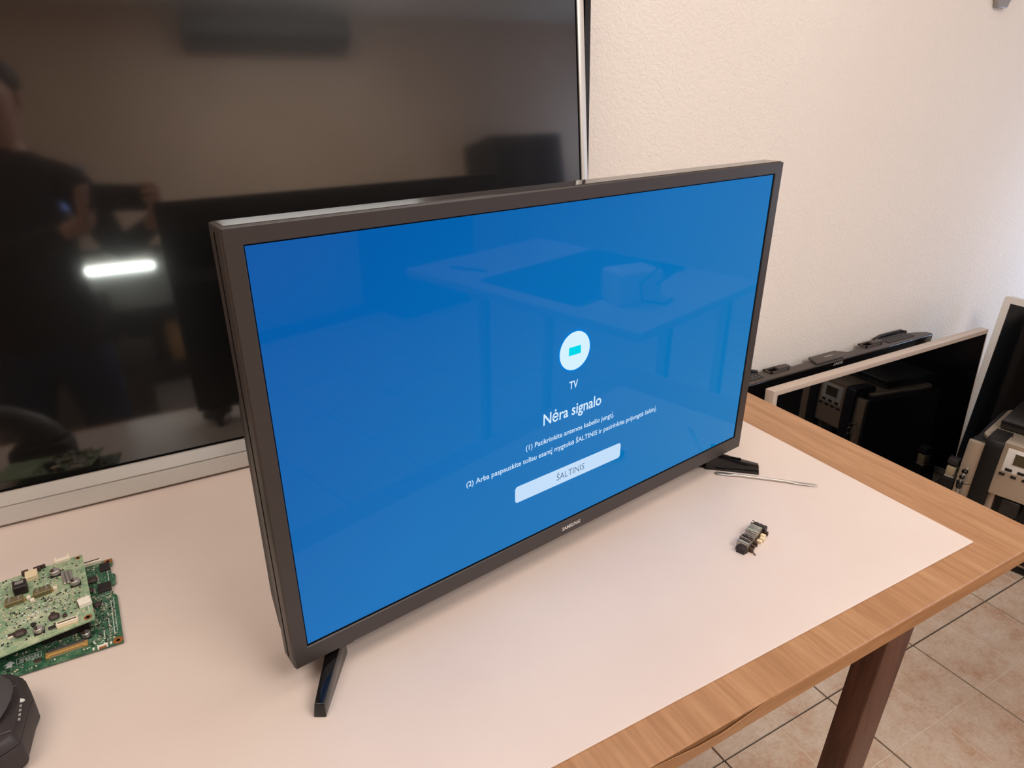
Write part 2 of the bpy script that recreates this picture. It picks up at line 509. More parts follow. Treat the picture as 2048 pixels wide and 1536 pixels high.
# edge banding strip on the front, peeling away near the middle
bm = bmesh.new()
NS = 60
prev = None
for k in range(NS + 1):
    x = TXL + (TXR - 0.012 - TXL) * k / NS
    lift = 0.0
    d = abs(x - 0.33)
    if d < 0.09: lift = 0.004 * (0.5 + 0.5 * math.cos(math.pi * d / 0.09))
    zt = TOPZ - 0.0012 - lift * 0.5
    cur = [bm.verts.new((x, TYF - 0.0008 - lift, zt)), bm.verts.new((x, TYF - 0.0008 - lift * 0.15, TOPZ - TH + 0.0005)),
           bm.verts.new((x, TYF - 0.0001 - lift * 0.15, TOPZ - TH + 0.0005)), bm.verts.new((x, TYF - 0.0001 - lift, zt))]
    if prev:
        for q in range(4): bm.faces.new((prev[q], cur[q], cur[(q + 1) % 4], prev[(q + 1) % 4]))
    prev = cur
o = obj('edge_banding', finish(bm, 'edge_banding'), 'oak_edge', tb); o['label'] = 'peeling veneer strip along the front edge'
# legs
def table_leg(xc, yc, lean):
    bm = bmesh.new()
    zt = TOPZ - TH
    w, d = 0.058, 0.036
    lo = [(-w / 2 + lean, -d / 2), (w / 2 + lean, -d / 2), (w / 2 + lean, d / 2), (-w / 2 + lean, d / 2)]
    hi = [(-w / 2, -d / 2), (w / 2, -d / 2), (w / 2, d / 2), (-w / 2, d / 2)]
    add_prism(bm, lo, 0.0, zt, None, hi)
    bmesh.ops.recalc_face_normals(bm, faces=bm.faces[:]); bevel_all(bm, 0.002, 2)
    return obj('leg', finish(bm, 'leg', True, 50), 'dark_wood', tb, (xc, yc, 0))
table_leg(0.729, -0.182, -0.058)
table_leg(0.729, 0.56, -0.058)
table_leg(-0.729, -0.182, 0.058)
table_leg(-0.729, 0.56, 0.058)
for yy in (-0.17, 0.55): box('apron', (-0.70, yy - 0.009, TOPZ - TH - 0.05), (0.695, yy + 0.009, TOPZ - TH), 'dark_wood', tb, 0.001)

sheet = box('white_sheet', (-0.93, -0.1955, TOPZ), (0.8485, 0.61, ZT), 'white_laminate', None, 0.0006, 1)
tag(sheet, 'thin white laminate sheet laid on the wooden table under the televisions', 'sheet')

# ------------------------------------------------------------------ the lit television
A = 0.15235
W, H, DEP, HB = 0.7374, 0.438, 0.030, 0.0275
tv = thing('television', 'black flat television switched on, blue screen with white no-signal message', 'television', (0, 0, ZT), (0, 0, A))
z0 = HB
# outer side ring with rounded edges
bm = bmesh.new(); ring_frame(bm, 0, W, z0, z0 + H, 0.006, 0.006, 0.006, 0.006, 0.0012, DEP)
bmesh.ops.recalc_face_normals(bm, faces=bm.faces[:])
es = [e for e in bm.edges if len(e.link_faces) == 2 and e.calc_face_angle(0) > R(25)]
bmesh.ops.bevel(bm, geom=es, offset=0.0022, segments=3, profile=0.5, affect='EDGES')
obj('side_trim', finish(bm, 'side_trim', True, 45), 'bezel_satin', tv)
box('top_strip', (0.0035, 0.0028, z0 + H - 0.002), (W - 0.0035, DEP - 0.0028, z0 + H + 0.0004), 'trim_gloss', tv, 0.0002, 1)
box('side_groove', (-0.0002, 0.0150, z0 + 0.006), (0.002, 0.0175, z0 + H - 0.006), 'void_black', tv)
SX0, SX1, SZ0, SZ1 = 0.0150, 0.7205, 0.0222, 0.4232
frame('bezel', 0.0009, W - 0.0009, z0 + 0.0009, z0 + H - 0.0009, SX0 - 0.0009, W - SX1 - 0.0009, SZ0 - 0.0009, H - SZ1 - 0.0009, -0.0006, 0.010, 'bezel_satin', tv, 0.0006, 1)
frame('gap', SX0 - 0.0005, SX1 + 0.0005, z0 + SZ0 - 0.0005, z0 + SZ1 + 0.0005, 0.0018, 0.0022, 0.0022, 0.0018, 0.0012, 0.006, 'void_black', tv)
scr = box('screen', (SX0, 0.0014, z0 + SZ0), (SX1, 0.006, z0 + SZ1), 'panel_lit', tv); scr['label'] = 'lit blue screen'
# back housing: shell with a deeper lower bulge
bm = bmesh.new()
prof = [(DEP - 0.004, H - 0.006), (DEP, H - 0.010), (0.036, H - 0.06), (0.040, 0.30), (0.060, 0.27), (0.066, 0.05), (0.056, 0.012), (DEP - 0.004, 0.006)]
add_prism(bm, [(y, z0 + z) for y, z in prof], 0.006, W - 0.006, Matrix(((0, 0, 1, 0), (1, 0, 0, 0), (0, 1, 0, 0), (0, 0, 0, 1))))
bmesh.ops.recalc_face_normals(bm, faces=bm.faces[:]); bevel_all(bm, 0.002, 2)
obj('back_cover', finish(bm, 'back_cover', True, 40), 'back_black', tv)
# splayed feet
def tv_foot(side):
    bm = bmesh.new()
    ux = 1 if side < 0 else -1
    tip = Vector((0.0035 if side < 0 else W - 0.0035, -0.043))
    mid = Vector((tip.x + ux * 0.0505, 0.022))
    rear = Vector((tip.x + ux * 0.042, 0.092))
    def arm(p, q, wp, wq, hp, hq):
        d = (q - p).normalized(); nn = Vector((-d.y, d.x))
        rows = []
        for (P, w_, h_, ins) in ((p, wp, hp, 0.0015), (p + d * 0.004, wp, hp, 0.0015), (q, wq, hq, 0.0015)):
            off = d * 0.0 if P is not p else Vector((0, 0))
            rows.append([(P + nn * w_ / 2).to_tuple() + (0.0,), (P - nn * w_ / 2).to_tuple() + (0.0,),
                         (P - nn * (w_ / 2 - ins)).to_tuple() + (h_,), (P + nn * (w_ / 2 - ins)).to_tuple() + (h_,)])
        # slope the end of the toe a little
        rows[0][2] = (rows[0][2][0] + d.x * 0.0025, rows[0][2][1] + d.y * 0.0025, rows[0][2][2])
        rows[0][3] = (rows[0][3][0] + d.x * 0.0025, rows[0][3][1] + d.y * 0.0025, rows[0][3][2])
        vr = [[bm.verts.new(v) for v in r_] for r_ in rows]
        bm.faces.new(list(reversed(vr[0]))); bm.faces.new(vr[-1])
        for i_ in range(len(vr) - 1):
            for k in range(4): bm.faces.new((vr[i_][k], vr[i_][(k + 1) % 4], vr[i_ + 1][(k + 1) % 4], vr[i_ + 1][k]))
    arm(tip, mid, 0.0125, 0.0185, 0.0155, 0.0275)
    arm(rear, mid, 0.0125, 0.0185, 0.0155, 0.0275)
    bmesh.ops.recalc_face_normals(bm, faces=bm.faces[:]); bevel_all(bm, 0.0012, 2, 20)
    add_box(bm, (mid.x - 0.014, 0.010, 0.016), (mid.x + 0.014, 0.034, z0 + 0.010), 0.002, 2)
    return obj('foot', finish(bm, 'foot', True, 40), 'gloss_black', tv)
tv_foot(-1)
ft = tv_foot(1)
# recessed slot on top of the right foot's toe
bm = bmesh.new()
tip = Vector((W - 0.0035, -0.043)); mid = Vector((W - 0.054, 0.022)); d = (mid - tip).normalized()
p0 = tip + d * 0.030; nn = Vector((-d.y, d.x))
q = [p0 + nn * 0.0022, p0 - nn * 0.0022, p0 + d * 0.024 - nn * 0.0022, p0 + d * 0.024 + nn * 0.0022]
add_prism(bm, [(v.x, v.y) for v in q], 0.0200, 0.0222)
obj('foot_slot', finish(bm, 'foot_slot'), 'void_black', tv)
# the message on the screen (flat print on the glass)
ys = 0.0011
cxc, czc, cr = 0.3660, z0 + 0.2535, 0.0235
for rr, mm, yy in ((0.0255, 'glyph_halo', ys + 0.0002), (cr, 'glyph_disc', ys + 0.0001)):
    flat('icon_disc', [(cxc + rr * math.cos(2 * math.pi * k / 64), czc + rr * math.sin(2 * math.pi * k / 64)) for k in range(64)], yy, mm, scr)
flat('icon', [(0.3564, z0 + 0.2488), (0.3752, z0 + 0.2488), (0.3752, z0 + 0.2589), (0.3564, z0 + 0.2589)], ys, 'glyph_cyan', scr)
text_mesh('lettering', 'TV', 'glyph_white', scr, 0.3592, 0.3728, z0 + 0.2063, 0.0098, ys, bold=0.014)
text_mesh('lettering', 'Nėra signalo', 'glyph_white', scr, 0.3203, 0.4140, z0 + 0.1712, 0.0145, ys, bold=0.012)
text_mesh('lettering', '(1) Patikrinkite antenos kabelio jungtį.', 'glyph_white', scr, 0.2945, 0.4389, z0 + 0.1468, 0.0066, ys, bold=0.008)
text_mesh('lettering', '(2) Arba paspauskite toliau esantį mygtuką ŠALTINIS ir pasirinkite prijungtą šaltinį.', 'glyph_white', scr, 0.2109, 0.5221, z0 + 0.1302, 0.0066, ys, bold=0.008)
flat('button', round_rect(0.2790, 0.4560, z0 + 0.0808, z0 + 0.1030, 0.0042), ys + 0.0001, 'glyph_button', scr)
text_mesh('lettering', 'ŠALTINIS', 'glyph_dark', scr, 0.3440, 0.3905, z0 + 0.0873, 0.0090, ys, bold=-0.004)
text_mesh('maker_lettering', 'SAMSUNG', 'logo_silver', tv, 0.3550, 0.3862, z0 + 0.0085, 0.0052, -0.0008, bold=0.018)

# ------------------------------------------------------------------ the large television leaning on the wall
LEAN = R(7.2)
BR_, BW, BH = 0.7045, 1.45, 0.83
bt = thing('large_television', 'large silver-framed television leaning on the wall behind the lit one', 'television', (BR_ - BW, 0.4765, ZT + 0.0036), (-LEAN, 0, 0))
CH = 0.050
# silver frame: sides and top
bm = bmesh.new()
add_box(bm, (0, 0, 0.012), (0.0135, 0.026, BH), 0.0012, 2)
add_box(bm, (BW - 0.0135, 0, 0.012), (BW, 0.026, BH), 0.0012, 2)
add_box(bm, (0, 0, BH - 0.0135), (BW, 0.026, BH), 0.0012, 2)
obj('frame', finish(bm, 'frame', True, 45), 'brushed_silver', bt)
# chin in two steps
bm = bmesh.new()
prof = [(0.0, 0.0275), (0.0025, 0.0265), (0.0025, 0.0255), (0.0, 0.0245), (-0.001, 0.002), (0.0005, 0.0), (0.026, 0.0), (0.026, CH), (0.006, CH), (0.0045, CH - 0.001)]
add_prism(bm, prof, 0, BW, Matrix(((0, 0, 1, 0), (1, 0, 0, 0), (0, 1, 0, 0), (0, 0, 0, 1))))
obj('chin', finish(bm, 'chin', True, 30), 'brushed_silver', bt)
bs = box('screen', (0.0155, 0.0035, CH - 0.002), (BW - 0.0155, 0.010, BH - 0.0155), 'panel_semigloss', bt)
bs['label'] = 'dark unlit screen with soft reflections'
frame('screen_seal', 0.0130, BW - 0.0130, CH - 0.003, BH - 0.013, 0.0030, 0.0030, 0.0030, 0.0030, 0.0028, 0.012, 'void_black', bt)
bm = bmesh.new()
add_box(bm, (0.004, 0.022, 0.03), (BW - 0.004, 0.030, BH - 0.004), 0.003, 2)
add_box(bm, (0.15, 0.03, 0.08), (BW - 0.15, 0.052, 0.42), 0.01, 2)
obj('back_cover', finish(bm, 'back_cover', True, 40), 'back_black', bt)

# the black set standing behind it
L2 = R(3.1)
b2 = thing('black_television', 'black television set standing behind the large silver-framed one', 'television', (0.748 - 1.1, 0.566, ZT + 0.0025), (-L2, 0, 0))
bm = bmesh.new(); ring_frame(bm, 0, 1.1, 0, 0.77, 0.012, 0.012, 0.02, 0.012, 0, 0.03)
obj('frame', finish(bm, 'frame'), 'gloss_black', b2)
box('screen', (0.012, 0.003, 0.02), (1.088, 0.010, 0.758), 'panel_gloss', b2)
bm = bmesh.new()
add_box(bm, (0.02, 0.012, 0.02), (1.08, 0.034, 0.74), 0.006, 2)
obj('back_cover', finish(bm, 'back_cover', True, 40), 'back_black', b2)

# ------------------------------------------------------------------ the upside-down set against the wall
sn = thing('upside_down_television', 'black television stood upside down against the wall, ledge with vents upward', 'television', (1.12, 0.5935, 0.0), (0, 0, 0))
SW, SHT = 1.022, 0.568
bm = bmesh.new(); add_box(bm, (0, 0.0, 0.0), (SW, 0.026, SHT), 0.003, 2)
obj('cabinet', finish(bm, 'cabinet', True, 45), 'gloss_black', sn)
box('screen', (0.025, -0.0008, 0.03), (SW - 0.025, 0.004, SHT - 0.055), 'panel_mirror', sn)
# ledge: outline seen from above, wavy at the rear
led = [(0.0, 0.001), (SW, 0.001), (SW - 0.004, 0.022), (0.985, 0.036), (0.95, 0.044), (0.92, 0.062), (0.835, 0.062), (0.80, 0.048), (0.77, 0.056), (0.74, 0.056), (0.715, 0.046), (0.69, 0.030),
       (0.635, 0.030), (0.615, 0.050), (0.50, 0.050), (0.475, 0.036), (0.40, 0.034), (0.375, 0.052), (0.31, 0.060), (0.285, 0.048), (0.26, 0.060), (0.12, 0.060), (0.06, 0.045), (0.0, 0.03)]
prism('ledge', led, SHT - 0.03, SHT + 0.003, 'ledge_grey', sn, 0.002)
# raised centre plate
pl = prism('centre_plate', [(0.462, 0.002), (0.580, 0.002), (0.600, 0.046), (0.480, 0.046)], SHT + 0.003, SHT + 0.010, 'ledge_grey', sn, 0.002)
box('plate_label', (0.522, 0.022, SHT + 0.0100), (0.560, 0.027, SHT + 0.0103), 'logo_grey', pl)
def pocket(px0, px1):
    frame_bm = bmesh.new()
    add_box(frame_bm, (px0, 0.020, SHT + 0.003), (px1, 0.024, SHT + 0.008)); add_box(frame_bm, (px0, 0.046, SHT + 0.003), (px1, 0.050, SHT + 0.008))
    add_box(frame_bm, (px0, 0.020, SHT + 0.003), (px0 + 0.004, 0.050, SHT + 0.008)); add_box(frame_bm, (px1 - 0.004, 0.020, SHT + 0.003), (px1, 0.050, SHT + 0.008))
    p_ = obj('pocket_rim', finish(frame_bm, 'pocket_rim'), 'ledge_grey', sn)
    box('recess', (px0 + 0.004, 0.024, SHT + 0.0031), (px1 - 0.004, 0.046, SHT + 0.0036), 'void_black', p_)
    box('clip', ((px0 + px1) / 2, 0.026, SHT + 0.0036), (px1 + 0.012, 0.044, SHT + 0.012), 'ledge_grey', p_, 0.002)
pocket(0.712, 0.785)
pocket(0.298, 0.368)
# vent panels: sunken floor with short slots
def vents(vx0, vx1, ncol):
    rim = frame('vent_rim', vx0, vx1, 0.0, 0.0, 0, 0, 0, 0, 0, 0, 'ledge_grey', sn) if False else None
    fl = box('vent_panel', (vx0, 0.014, SHT + 0.003), (vx1, 0.056, SHT + 0.0042), 'matt_black', sn)
    for a_ in range(ncol):
        for b_ in range(3):
            x = vx0 + 0.006 + (vx1 - vx0 - 0.012) * a_ / ncol
            box('slot', (x, 0.018 + b_ * 0.012, SHT + 0.0042), (x + (vx1 - vx0 - 0.012) / ncol * 0.72, 0.025 + b_ * 0.012, SHT + 0.0047), 'dark_grey', fl)
    bm_ = bmesh.new()
    add_tube(bm_, [(vx0 - 0.012, 0.056, SHT + 0.003), (vx0 + 0.02, 0.059, SHT + 0.009), (vx1 - 0.01, 0.059, SHT + 0.009), (vx1 + 0.012, 0.052, SHT + 0.003)], 0.005, 8)
    obj('vent_rim', finish(bm_, 'vent_rim', True, 50), 'satin_black', sn)
vents(0.812, 0.945, 9)
vents(0.15, 0.265, 8)
text_mesh('maker_lettering', 'SONY', 'logo_silver', sn, 0.534, 0.576, SHT - 0.0030, 0.0080, -0.0012, flip=True, bold=0.016)

# ------------------------------------------------------------------ grey-bezel set on the floor
L3 = R(2.5)
g = thing('grey_bezel_television', 'glossy black television with thin pale grey bezel standing beyond the table edge', 'television', (1.300, 0.478, 0.0012), (-L3, 0, 0))
GW, GH = 0.985, 0.588
frame('bezel', 0, GW, 0, GH, 0.0160, 0.003, 0.02, 0.0145, 0, 0.028, 'grey_bezel', g, 0.0015, 2)
box('screen', (0.0155, 0.0015, 0.0195), (GW - 0.0025, 0.008, GH - 0.0140), 'panel_mirror', g)
bm = bmesh.new(); add_box(bm, (0.01, 0.020, 0.02), (GW - 0.01, 0.030, GH - 0.01), 0.003, 2); add_box(bm, (0.2, 0.028, 0.05), (GW - 0.2, 0.05, 0.35), 0.008, 2)
obj('back_cover', finish(bm, 'back_cover', True, 40), 'back_black', g)

# ------------------------------------------------------------------ silver-frame set turned across the wall
L4 = R(4.5)
t4 = thing('silver_frame_television', 'dark television with rounded silver frame at right, turned away from the wall', 'television', (2.374, 0.55, 0.0026), (0, 0, R(-91.5)))
t4.rotation_mode = 'XYZ'
hold = t4
q4 = (-L4, 0, 0)
TW, THH = 1.02, 0.668
def lean4(o): o.rotation_euler = q4; return o
def frame_round(x0, x1, z0_, z1_, b, r_, y0, y1):
    bm = bmesh.new()
    o_ = round_rect(x0, x1, z0_, z1_, r_, 5); i_ = round_rect(x0 + b, x1 - b, z0_ + b, z1_ - b, max(r_ - b, 0.002), 5)
    vo = [[bm.verts.new((x, y, z)) for x, z in o_] for y in (y0, y1)]
    vi = [[bm.verts.new((x, y, z)) for x, z in i_] for y in (y0, y1)]
    k = len(o_)
    for a in range(k):
        b_ = (a + 1) % k
        bm.faces.new((vo[0][a], vo[0][b_], vi[0][b_], vi[0][a])); bm.faces.new((vo[1][a], vi[1][a], vi[1][b_], vo[1][b_]))
        bm.faces.new((vo[0][a], vo[1][a], vo[1][b_], vo[0][b_])); bm.faces.new((vi[0][a], vi[0][b_], vi[1][b_], vi[1][a]))
    return finish(bm, 'bezel', True, 40)
lean4(obj('bezel', frame_round(0, TW, 0, THH, 0.022, 0.012, 0, 0.010), 'silver_bezel', t4))
lean4(box('screen', (0.020, 0.004, 0.020), (TW - 0.020, 0.010, THH - 0.020), 'panel_gloss', t4))
lean4(box('back_cover', (0.003, 0.010, 0.003), (TW - 0.003, 0.034, THH - 0.003), 'back_black', t4, 0.004))

# ------------------------------------------------------------------ coffee machine on the floor
cm = thing('coffee_machine', 'silver and black automatic coffee machine with display and steam wand on the floor', 'coffee machine', (1.993, 0.185, 0.0), (0, 0, math.atan2(0.2, 0.98)))
HW = 0.146
def curve_x(z):            # front profile: lower part forward, top receding
    t = max(0.0, min(1.0, (z - 0.05) / 0.32))
    return -0.006 + 0.020 * t ** 2.4
def strip(name, y0, y1, za, zb, off, thick, material, parent, wrap=0.0, topz=None, k=14, bevel=0.0015):
    """curved vertical band following the front profile; optionally wraps over the top"""
    pts = [(curve_x(za + (zb - za) * i_ / k) + off, za + (zb - za) * i_ / k) for i_ in range(k + 1)]
    back = [(x + thick, z) for x, z in pts]
    if wrap:
        x, z = pts[-1]
        pts += [(x + 0.006, z + 0.006), (x + 0.016, z + 0.009), (x + wrap, z + 0.009)]
        back = [(x_ + thick, z_) for x_, z_ in back[:-1]] + [(x + thick + 0.01, z - 0.008), (x + wrap, z - 0.010)]
        back = [(a, b) for a, b in back]
    poly = pts + list(reversed(back))
    bm = bmesh.new()
    add_prism(bm, poly, y0, y1, Matrix(((1, 0, 0, 0), (0, 0, 1, 0), (0, 1, 0, 0), (0, 0, 0, 1))))
    bmesh.ops.recalc_face_normals(bm, faces=bm.faces[:])
    if bevel: bevel_all(bm, bevel, 2, 40)
    return obj(name, finish(bm, name, True, 35), material, parent)
box('body', (0.055, -HW + 0.002, 0.012), (0.335, HW - 0.002, 0.350), 'machine_black', cm, 0.008, 3)
for sgn in (1, -1): box('side_pillar', (0.020, min(sgn * 0.061, sgn * 0.1445), 0.03), (0.062, max(sgn * 0.061, sgn * 0.1445), 0.350), 'machine_black', cm, 0.003)
box('brew_recess', (0.050, -0.058, 0.05), (0.0555, 0.058, 0.23), 'back_black', cm)
for sgn in (1, -1):
    a, b = sorted((sgn * 0.1035, sgn * 0.1455))
    strip('column', a, b, 0.055, 0.353, 0.0, 0.014, 'silver_paint', cm)
    a, b = sorted((sgn * 0.0600, sgn * 0.1030))
    strip('arch', a, b, 0.04, 0.372, -0.010, 0.06, 'machine_black', cm, wrap=0.085)
pn = strip('control_panel', -0.0595, 0.0595, 0.222, 0.381, -0.006, 0.05, 'silver_paint', cm)
# raised inner bezel, display and buttons: plates set on the panel's slope
def on_panel(name, y0, y1, za, zb, proud, material, parent, bevel=0.0008):
    xa, xb = curve_x(za) - 0.006, curve_x(zb) - 0.006
    bm = bmesh.new()
    vs = []
    for (x, z) in ((xa, za), (xb, zb)):
        for y in (y0, y1):
            vs.append((x - proud, y, z)); vs.append((x + 0.004, y, z))
    order = [0, 2, 6, 4]; rear = [1, 3, 7, 5]
    f_ = [bm.verts.new(vs[k]) for k in order]; r__ = [bm.verts.new(vs[k]) for k in rear]
    bm.faces.new(f_); bm.faces.new(list(reversed(r__)))
    for k in range(4): bm.faces.new((f_[k], f_[(k + 1) % 4], r__[(k + 1) % 4], r__[k]))
    bmesh.ops.recalc_face_normals(bm, faces=bm.faces[:])
    if bevel: bevel_all(bm, bevel, 2)
    return obj(name, finish(bm, name, True, 40), material, parent)
on_panel('inner_bezel', -0.047, 0.047, 0.2985, 0.3680, 0.0014, 'silver_bezel', pn)
on_panel('display_rim', -0.0290, 0.0290, 0.3225, 0.3605, 0.0026, 'silver_bezel', pn)
on_panel('display', -0.0262, 0.0262, 0.3253, 0.3577, 0.0030, 'lcd', pn, 0)
for yy in (0.030, 0.0, -0.030): on_panel('button', yy - 0.0085, yy + 0.0085, 0.3030, 0.3108, 0.0045, 'gloss_black', pn, 0.0015)
for yy in (0.042, 0.014, -0.014, -0.042): on_panel('button', yy - 0.0072, yy + 0.0072, 0.2865, 0.2930, 0.0042, 'gloss_black', pn, 0.0015)
# brushed cup plate on top with ribs
cp = prism('cup_plate', round_rect(0.060, 0.320, -0.128, 0.128, 0.02, 5), 0.349, 0.3615, 'silver_paint', cm, 0.002)
for k in range(30):
    y = -0.112 + 0.224 * k / 29
    box('rib', (0.085, y - 0.0022, 0.3610), (0.310, y + 0.0022, 0.3632), 'silver_paint', cp)
# coffee spout under the panel
sp = box('spout', (-0.004, -0.024, 0.165), (0.045, 0.024, 0.216), 'satin_black', cm, 0.004)
for sgn in (-1, 1): lathe('nozzle', [(0.007, 0), (0.008, 0.022)], 'gloss_black', sp, 12, (0.010, sgn * 0.012, 0.145))
for sgn in (-1, 1): box('recess_cheek', (0.012, sgn * 0.059 - 0.002 - (0.014 if sgn > 0 else 0), 0.06), (0.052, sgn * 0.059 + 0.002 + (0.014 if sgn < 0 else 0), 0.222), 'silver_paint', cm, 0.001)
# drip tray
dt = box('drip_tray', (-0.002, -HW, 0.004), (0.060, HW, 0.044), 'machine_black', cm, 0.004, 2)
box('tray_band', (-0.0035, -HW + 0.004, 0.026), (0.02, HW - 0.004, 0.042), 'silver_paint', dt, 0.0015)
for k in range(12): box('grate_bar', (0.004, -0.055 + 0.0095 * k, 0.0440), (0.048, -0.051 + 0.0095 * k, 0.0462), 'steel', dt)
for xx in (0.03, 0.33):
    for yy in (-0.12, 0.12): lathe('rubber_foot', [(0.012, 0), (0.012, 0.013)], 'rubber_black', cm, 12, (xx, yy, 0))
# steam wand on the left column
wand = tube('steam_wand', [(0.0, 0.1245, 0.268), (-0.022, 0.125, 0.266), (-0.030, 0.126, 0.252), (-0.029, 0.127, 0.235), (-0.026, 0.127, 0.150), (-0.026, 0.127, 0.105)], 0.0042, 'steel', cm, 12)
def ball(name, r_, loc, material, parent):
    prof = [(max(0.0004, r_ * math.sin(math.pi * k / 10)), -r_ * math.cos(math.pi * k / 10)) for k in range(11)]
    return lathe(name, prof, material, parent, 16, loc)
ball('ball_joint', 0.0082, (-0.022, 0.1245, 0.266), 'gloss_black', wand)
ball('ball_joint', 0.0072, (-0.030, 0.126, 0.250), 'gloss_black', wand)
ball('grip', 0.0090, (-0.029, 0.127, 0.230), 'gloss_black', wand)
lathe('wand_sleeve', [(0.0075, 0.0), (0.009, 0.01), (0.0065, 0.02)], 'rubber_black', wand, 14, (-0.029, 0.127, 0.213))
lathe('froth_cap', [(0.006, 0), (0.020, 0.006), (0.023, 0.022), (0.016, 0.034), (0.008, 0.048)], 'gloss_black', wand, 18, (-0.026, 0.127, 0.128))
tube('wire', [(-0.030, 0.129, 0.232), (-0.034, 0.142, 0.238), (-0.030, 0.150, 0.246)], 0.0012, 'rubber_black', wand, 6)
tube('wire', [(-0.030, 0.124, 0.230), (-0.032, 0.110, 0.233), (-0.024, 0.103, 0.234)], 0.0012, 'rubber_black', wand, 6)

# flat black box on top of it
bx_ = thing('set_top_box', 'flat black box lying on top of the coffee machine', 'set-top box', (1.993, 0.185, 0.3633), (0, 0, math.atan2(0.2, 0.98)))
box('case', (0.134, -0.16, 0.003), (0.345, 0.106, 0.030), 'satin_black', bx_, 0.003, 2)
box('lid_seam', (0.1332, -0.158, 0.021), (0.346, 0.1068, 0.0222), 'void_black', bx_)
for xx in (0.16, 0.30):
    for yy in (-0.10, 0.09): lathe('rubber_foot', [(0.006, 0), (0.006, 0.004)], 'rubber_black', bx_, 10, (xx, yy, 0))

# cream power plug on a black adapter, squeezed in behind the machine
ad = thing('power_adapter', 'black power adapter with a cream plug between coffee machine and grey-bezel television', 'adapter', (2.175, 0.438, 0.0), (0, 0, R(12)))
box('case', (-0.03, -0.022, 0), (0.03, 0.022, 0.112), 'matt_black', ad, 0.003)
box('plug', (-0.016, -0.014, 0.111), (0.016, 0.014, 0.150), 'cream_plastic', ad, 0.004, 2)
box('plug_face', (-0.0165, -0.0145, 0.111), (0.0165, 0.0145, 0.117), 'white_plastic', ad, 0.001)
box('collar', (-0.014, -0.016, 0.158), (0.014, 0.016, 0.178), 'dark_grey', ad, 0.002)
box('stem', (-0.010, -0.010, 0.148), (0.010, 0.010, 0.160), 'matt_black', ad)

# grey bracket on the wall, top right of the view
wb = thing('wall_bracket', 'small grey bracket fixed high on the plaster wall', 'bracket', (2.152, Y1, 1.545), (0, 0, 0))
prism('plate', [(-0.034, -0.022), (-0.026, -0.047), (0.022, -0.047), (0.036, -0.020), (0.060, -0.015), (0.060, 0.03), (-0.048, 0.03), (-0.048, -0.020)], 0.0, 0.014, 'logo_grey', wb, 0.002,
      Matrix(((1, 0, 0, 0), (0, 0, -1, 0), (0, 1, 0, 0), (0, 0, 0, 1))))
lathe('screw', [(0.006, 0), (0.005, 0.003)], 'steel', wb, 12, (0, -0.014, 0.0), (R(90), 0, 0))

# ------------------------------------------------------------------ circuit boards
def comp_box(par, name, x, y, sx, sy, sz, material, z=0.0, bevel=0.0, rz=0.0):
    o = box(name, (-sx / 2, -sy / 2, 0), (sx / 2, sy / 2, sz), material, par, bevel, 1)
    o.location = (x, y, z); o.rotation_euler = (0, 0, rz); return o

def capacitor(par, x, y, z, r_, h_):
    cpt = lathe('capacitor', [(r_ * 0.93, 0.0012), (r_, 0.0022), (r_ * 0.94, 0.0030), (r_, 0.0038), (r_, h_ - 0.0005), (r_ * 0.9, h_)], 'aluminium', par, 20, (x, y, z))
    box('base', (-r_ * 1.06, -r_ * 1.06, 0), (r_ * 1.06, r_ * 1.06, 0.0014), 'chip_black', cpt)
    f = bmesh.new()
    add_prism(f, [(r_ * 0.86 * math.cos(R(a)), r_ * 0.86 * math.sin(R(a))) for a in range(100, 261, 16)], h_, h_ + 0.00012)
    obj('stripe', finish(f, 'stripe'), 'chip_brown', cpt)
    return cpt

def coil(par, x, y, z, w=0.0115, h=0.0055):
    c_ = comp_box(par, 'coil', x, y, w, w * 0.88, h, 'chip_brown', z + 0.0006, 0.0024)
    for sg in (-1, 1): box('pad', (sg * w * 0.5 - 0.0012, -0.003, -0.0006), (sg * w * 0.5 + 0.0012, 0.003, 0.0008), 'solder', c_)
    return c_

def pin_chip(par, x, y, z, sx, sy, sz, npin, rz=0.0, material='chip_black'):
    c_ = comp_box(par, 'chip', x, y, sx, sy, sz, material, z + 0.0004, 0.0003, rz)
    bm = bmesh.new()
    for k in range(npin):
        xx = -sx / 2 + sx * (k + 0.5) / npin
        for sg in (-1, 1): add_box(bm, (xx - sx / npin * 0.22, min(sg * sy / 2, sg * (sy / 2 + 0.0016)), -0.0004), (xx + sx / npin * 0.22, max(sg * sy / 2, sg * (sy / 2 + 0.0016)), 0.0004))
    o = obj('pins', finish(bm, 'pins'), 'solder', c_); o['kind'] = 'stuff'
    return c_

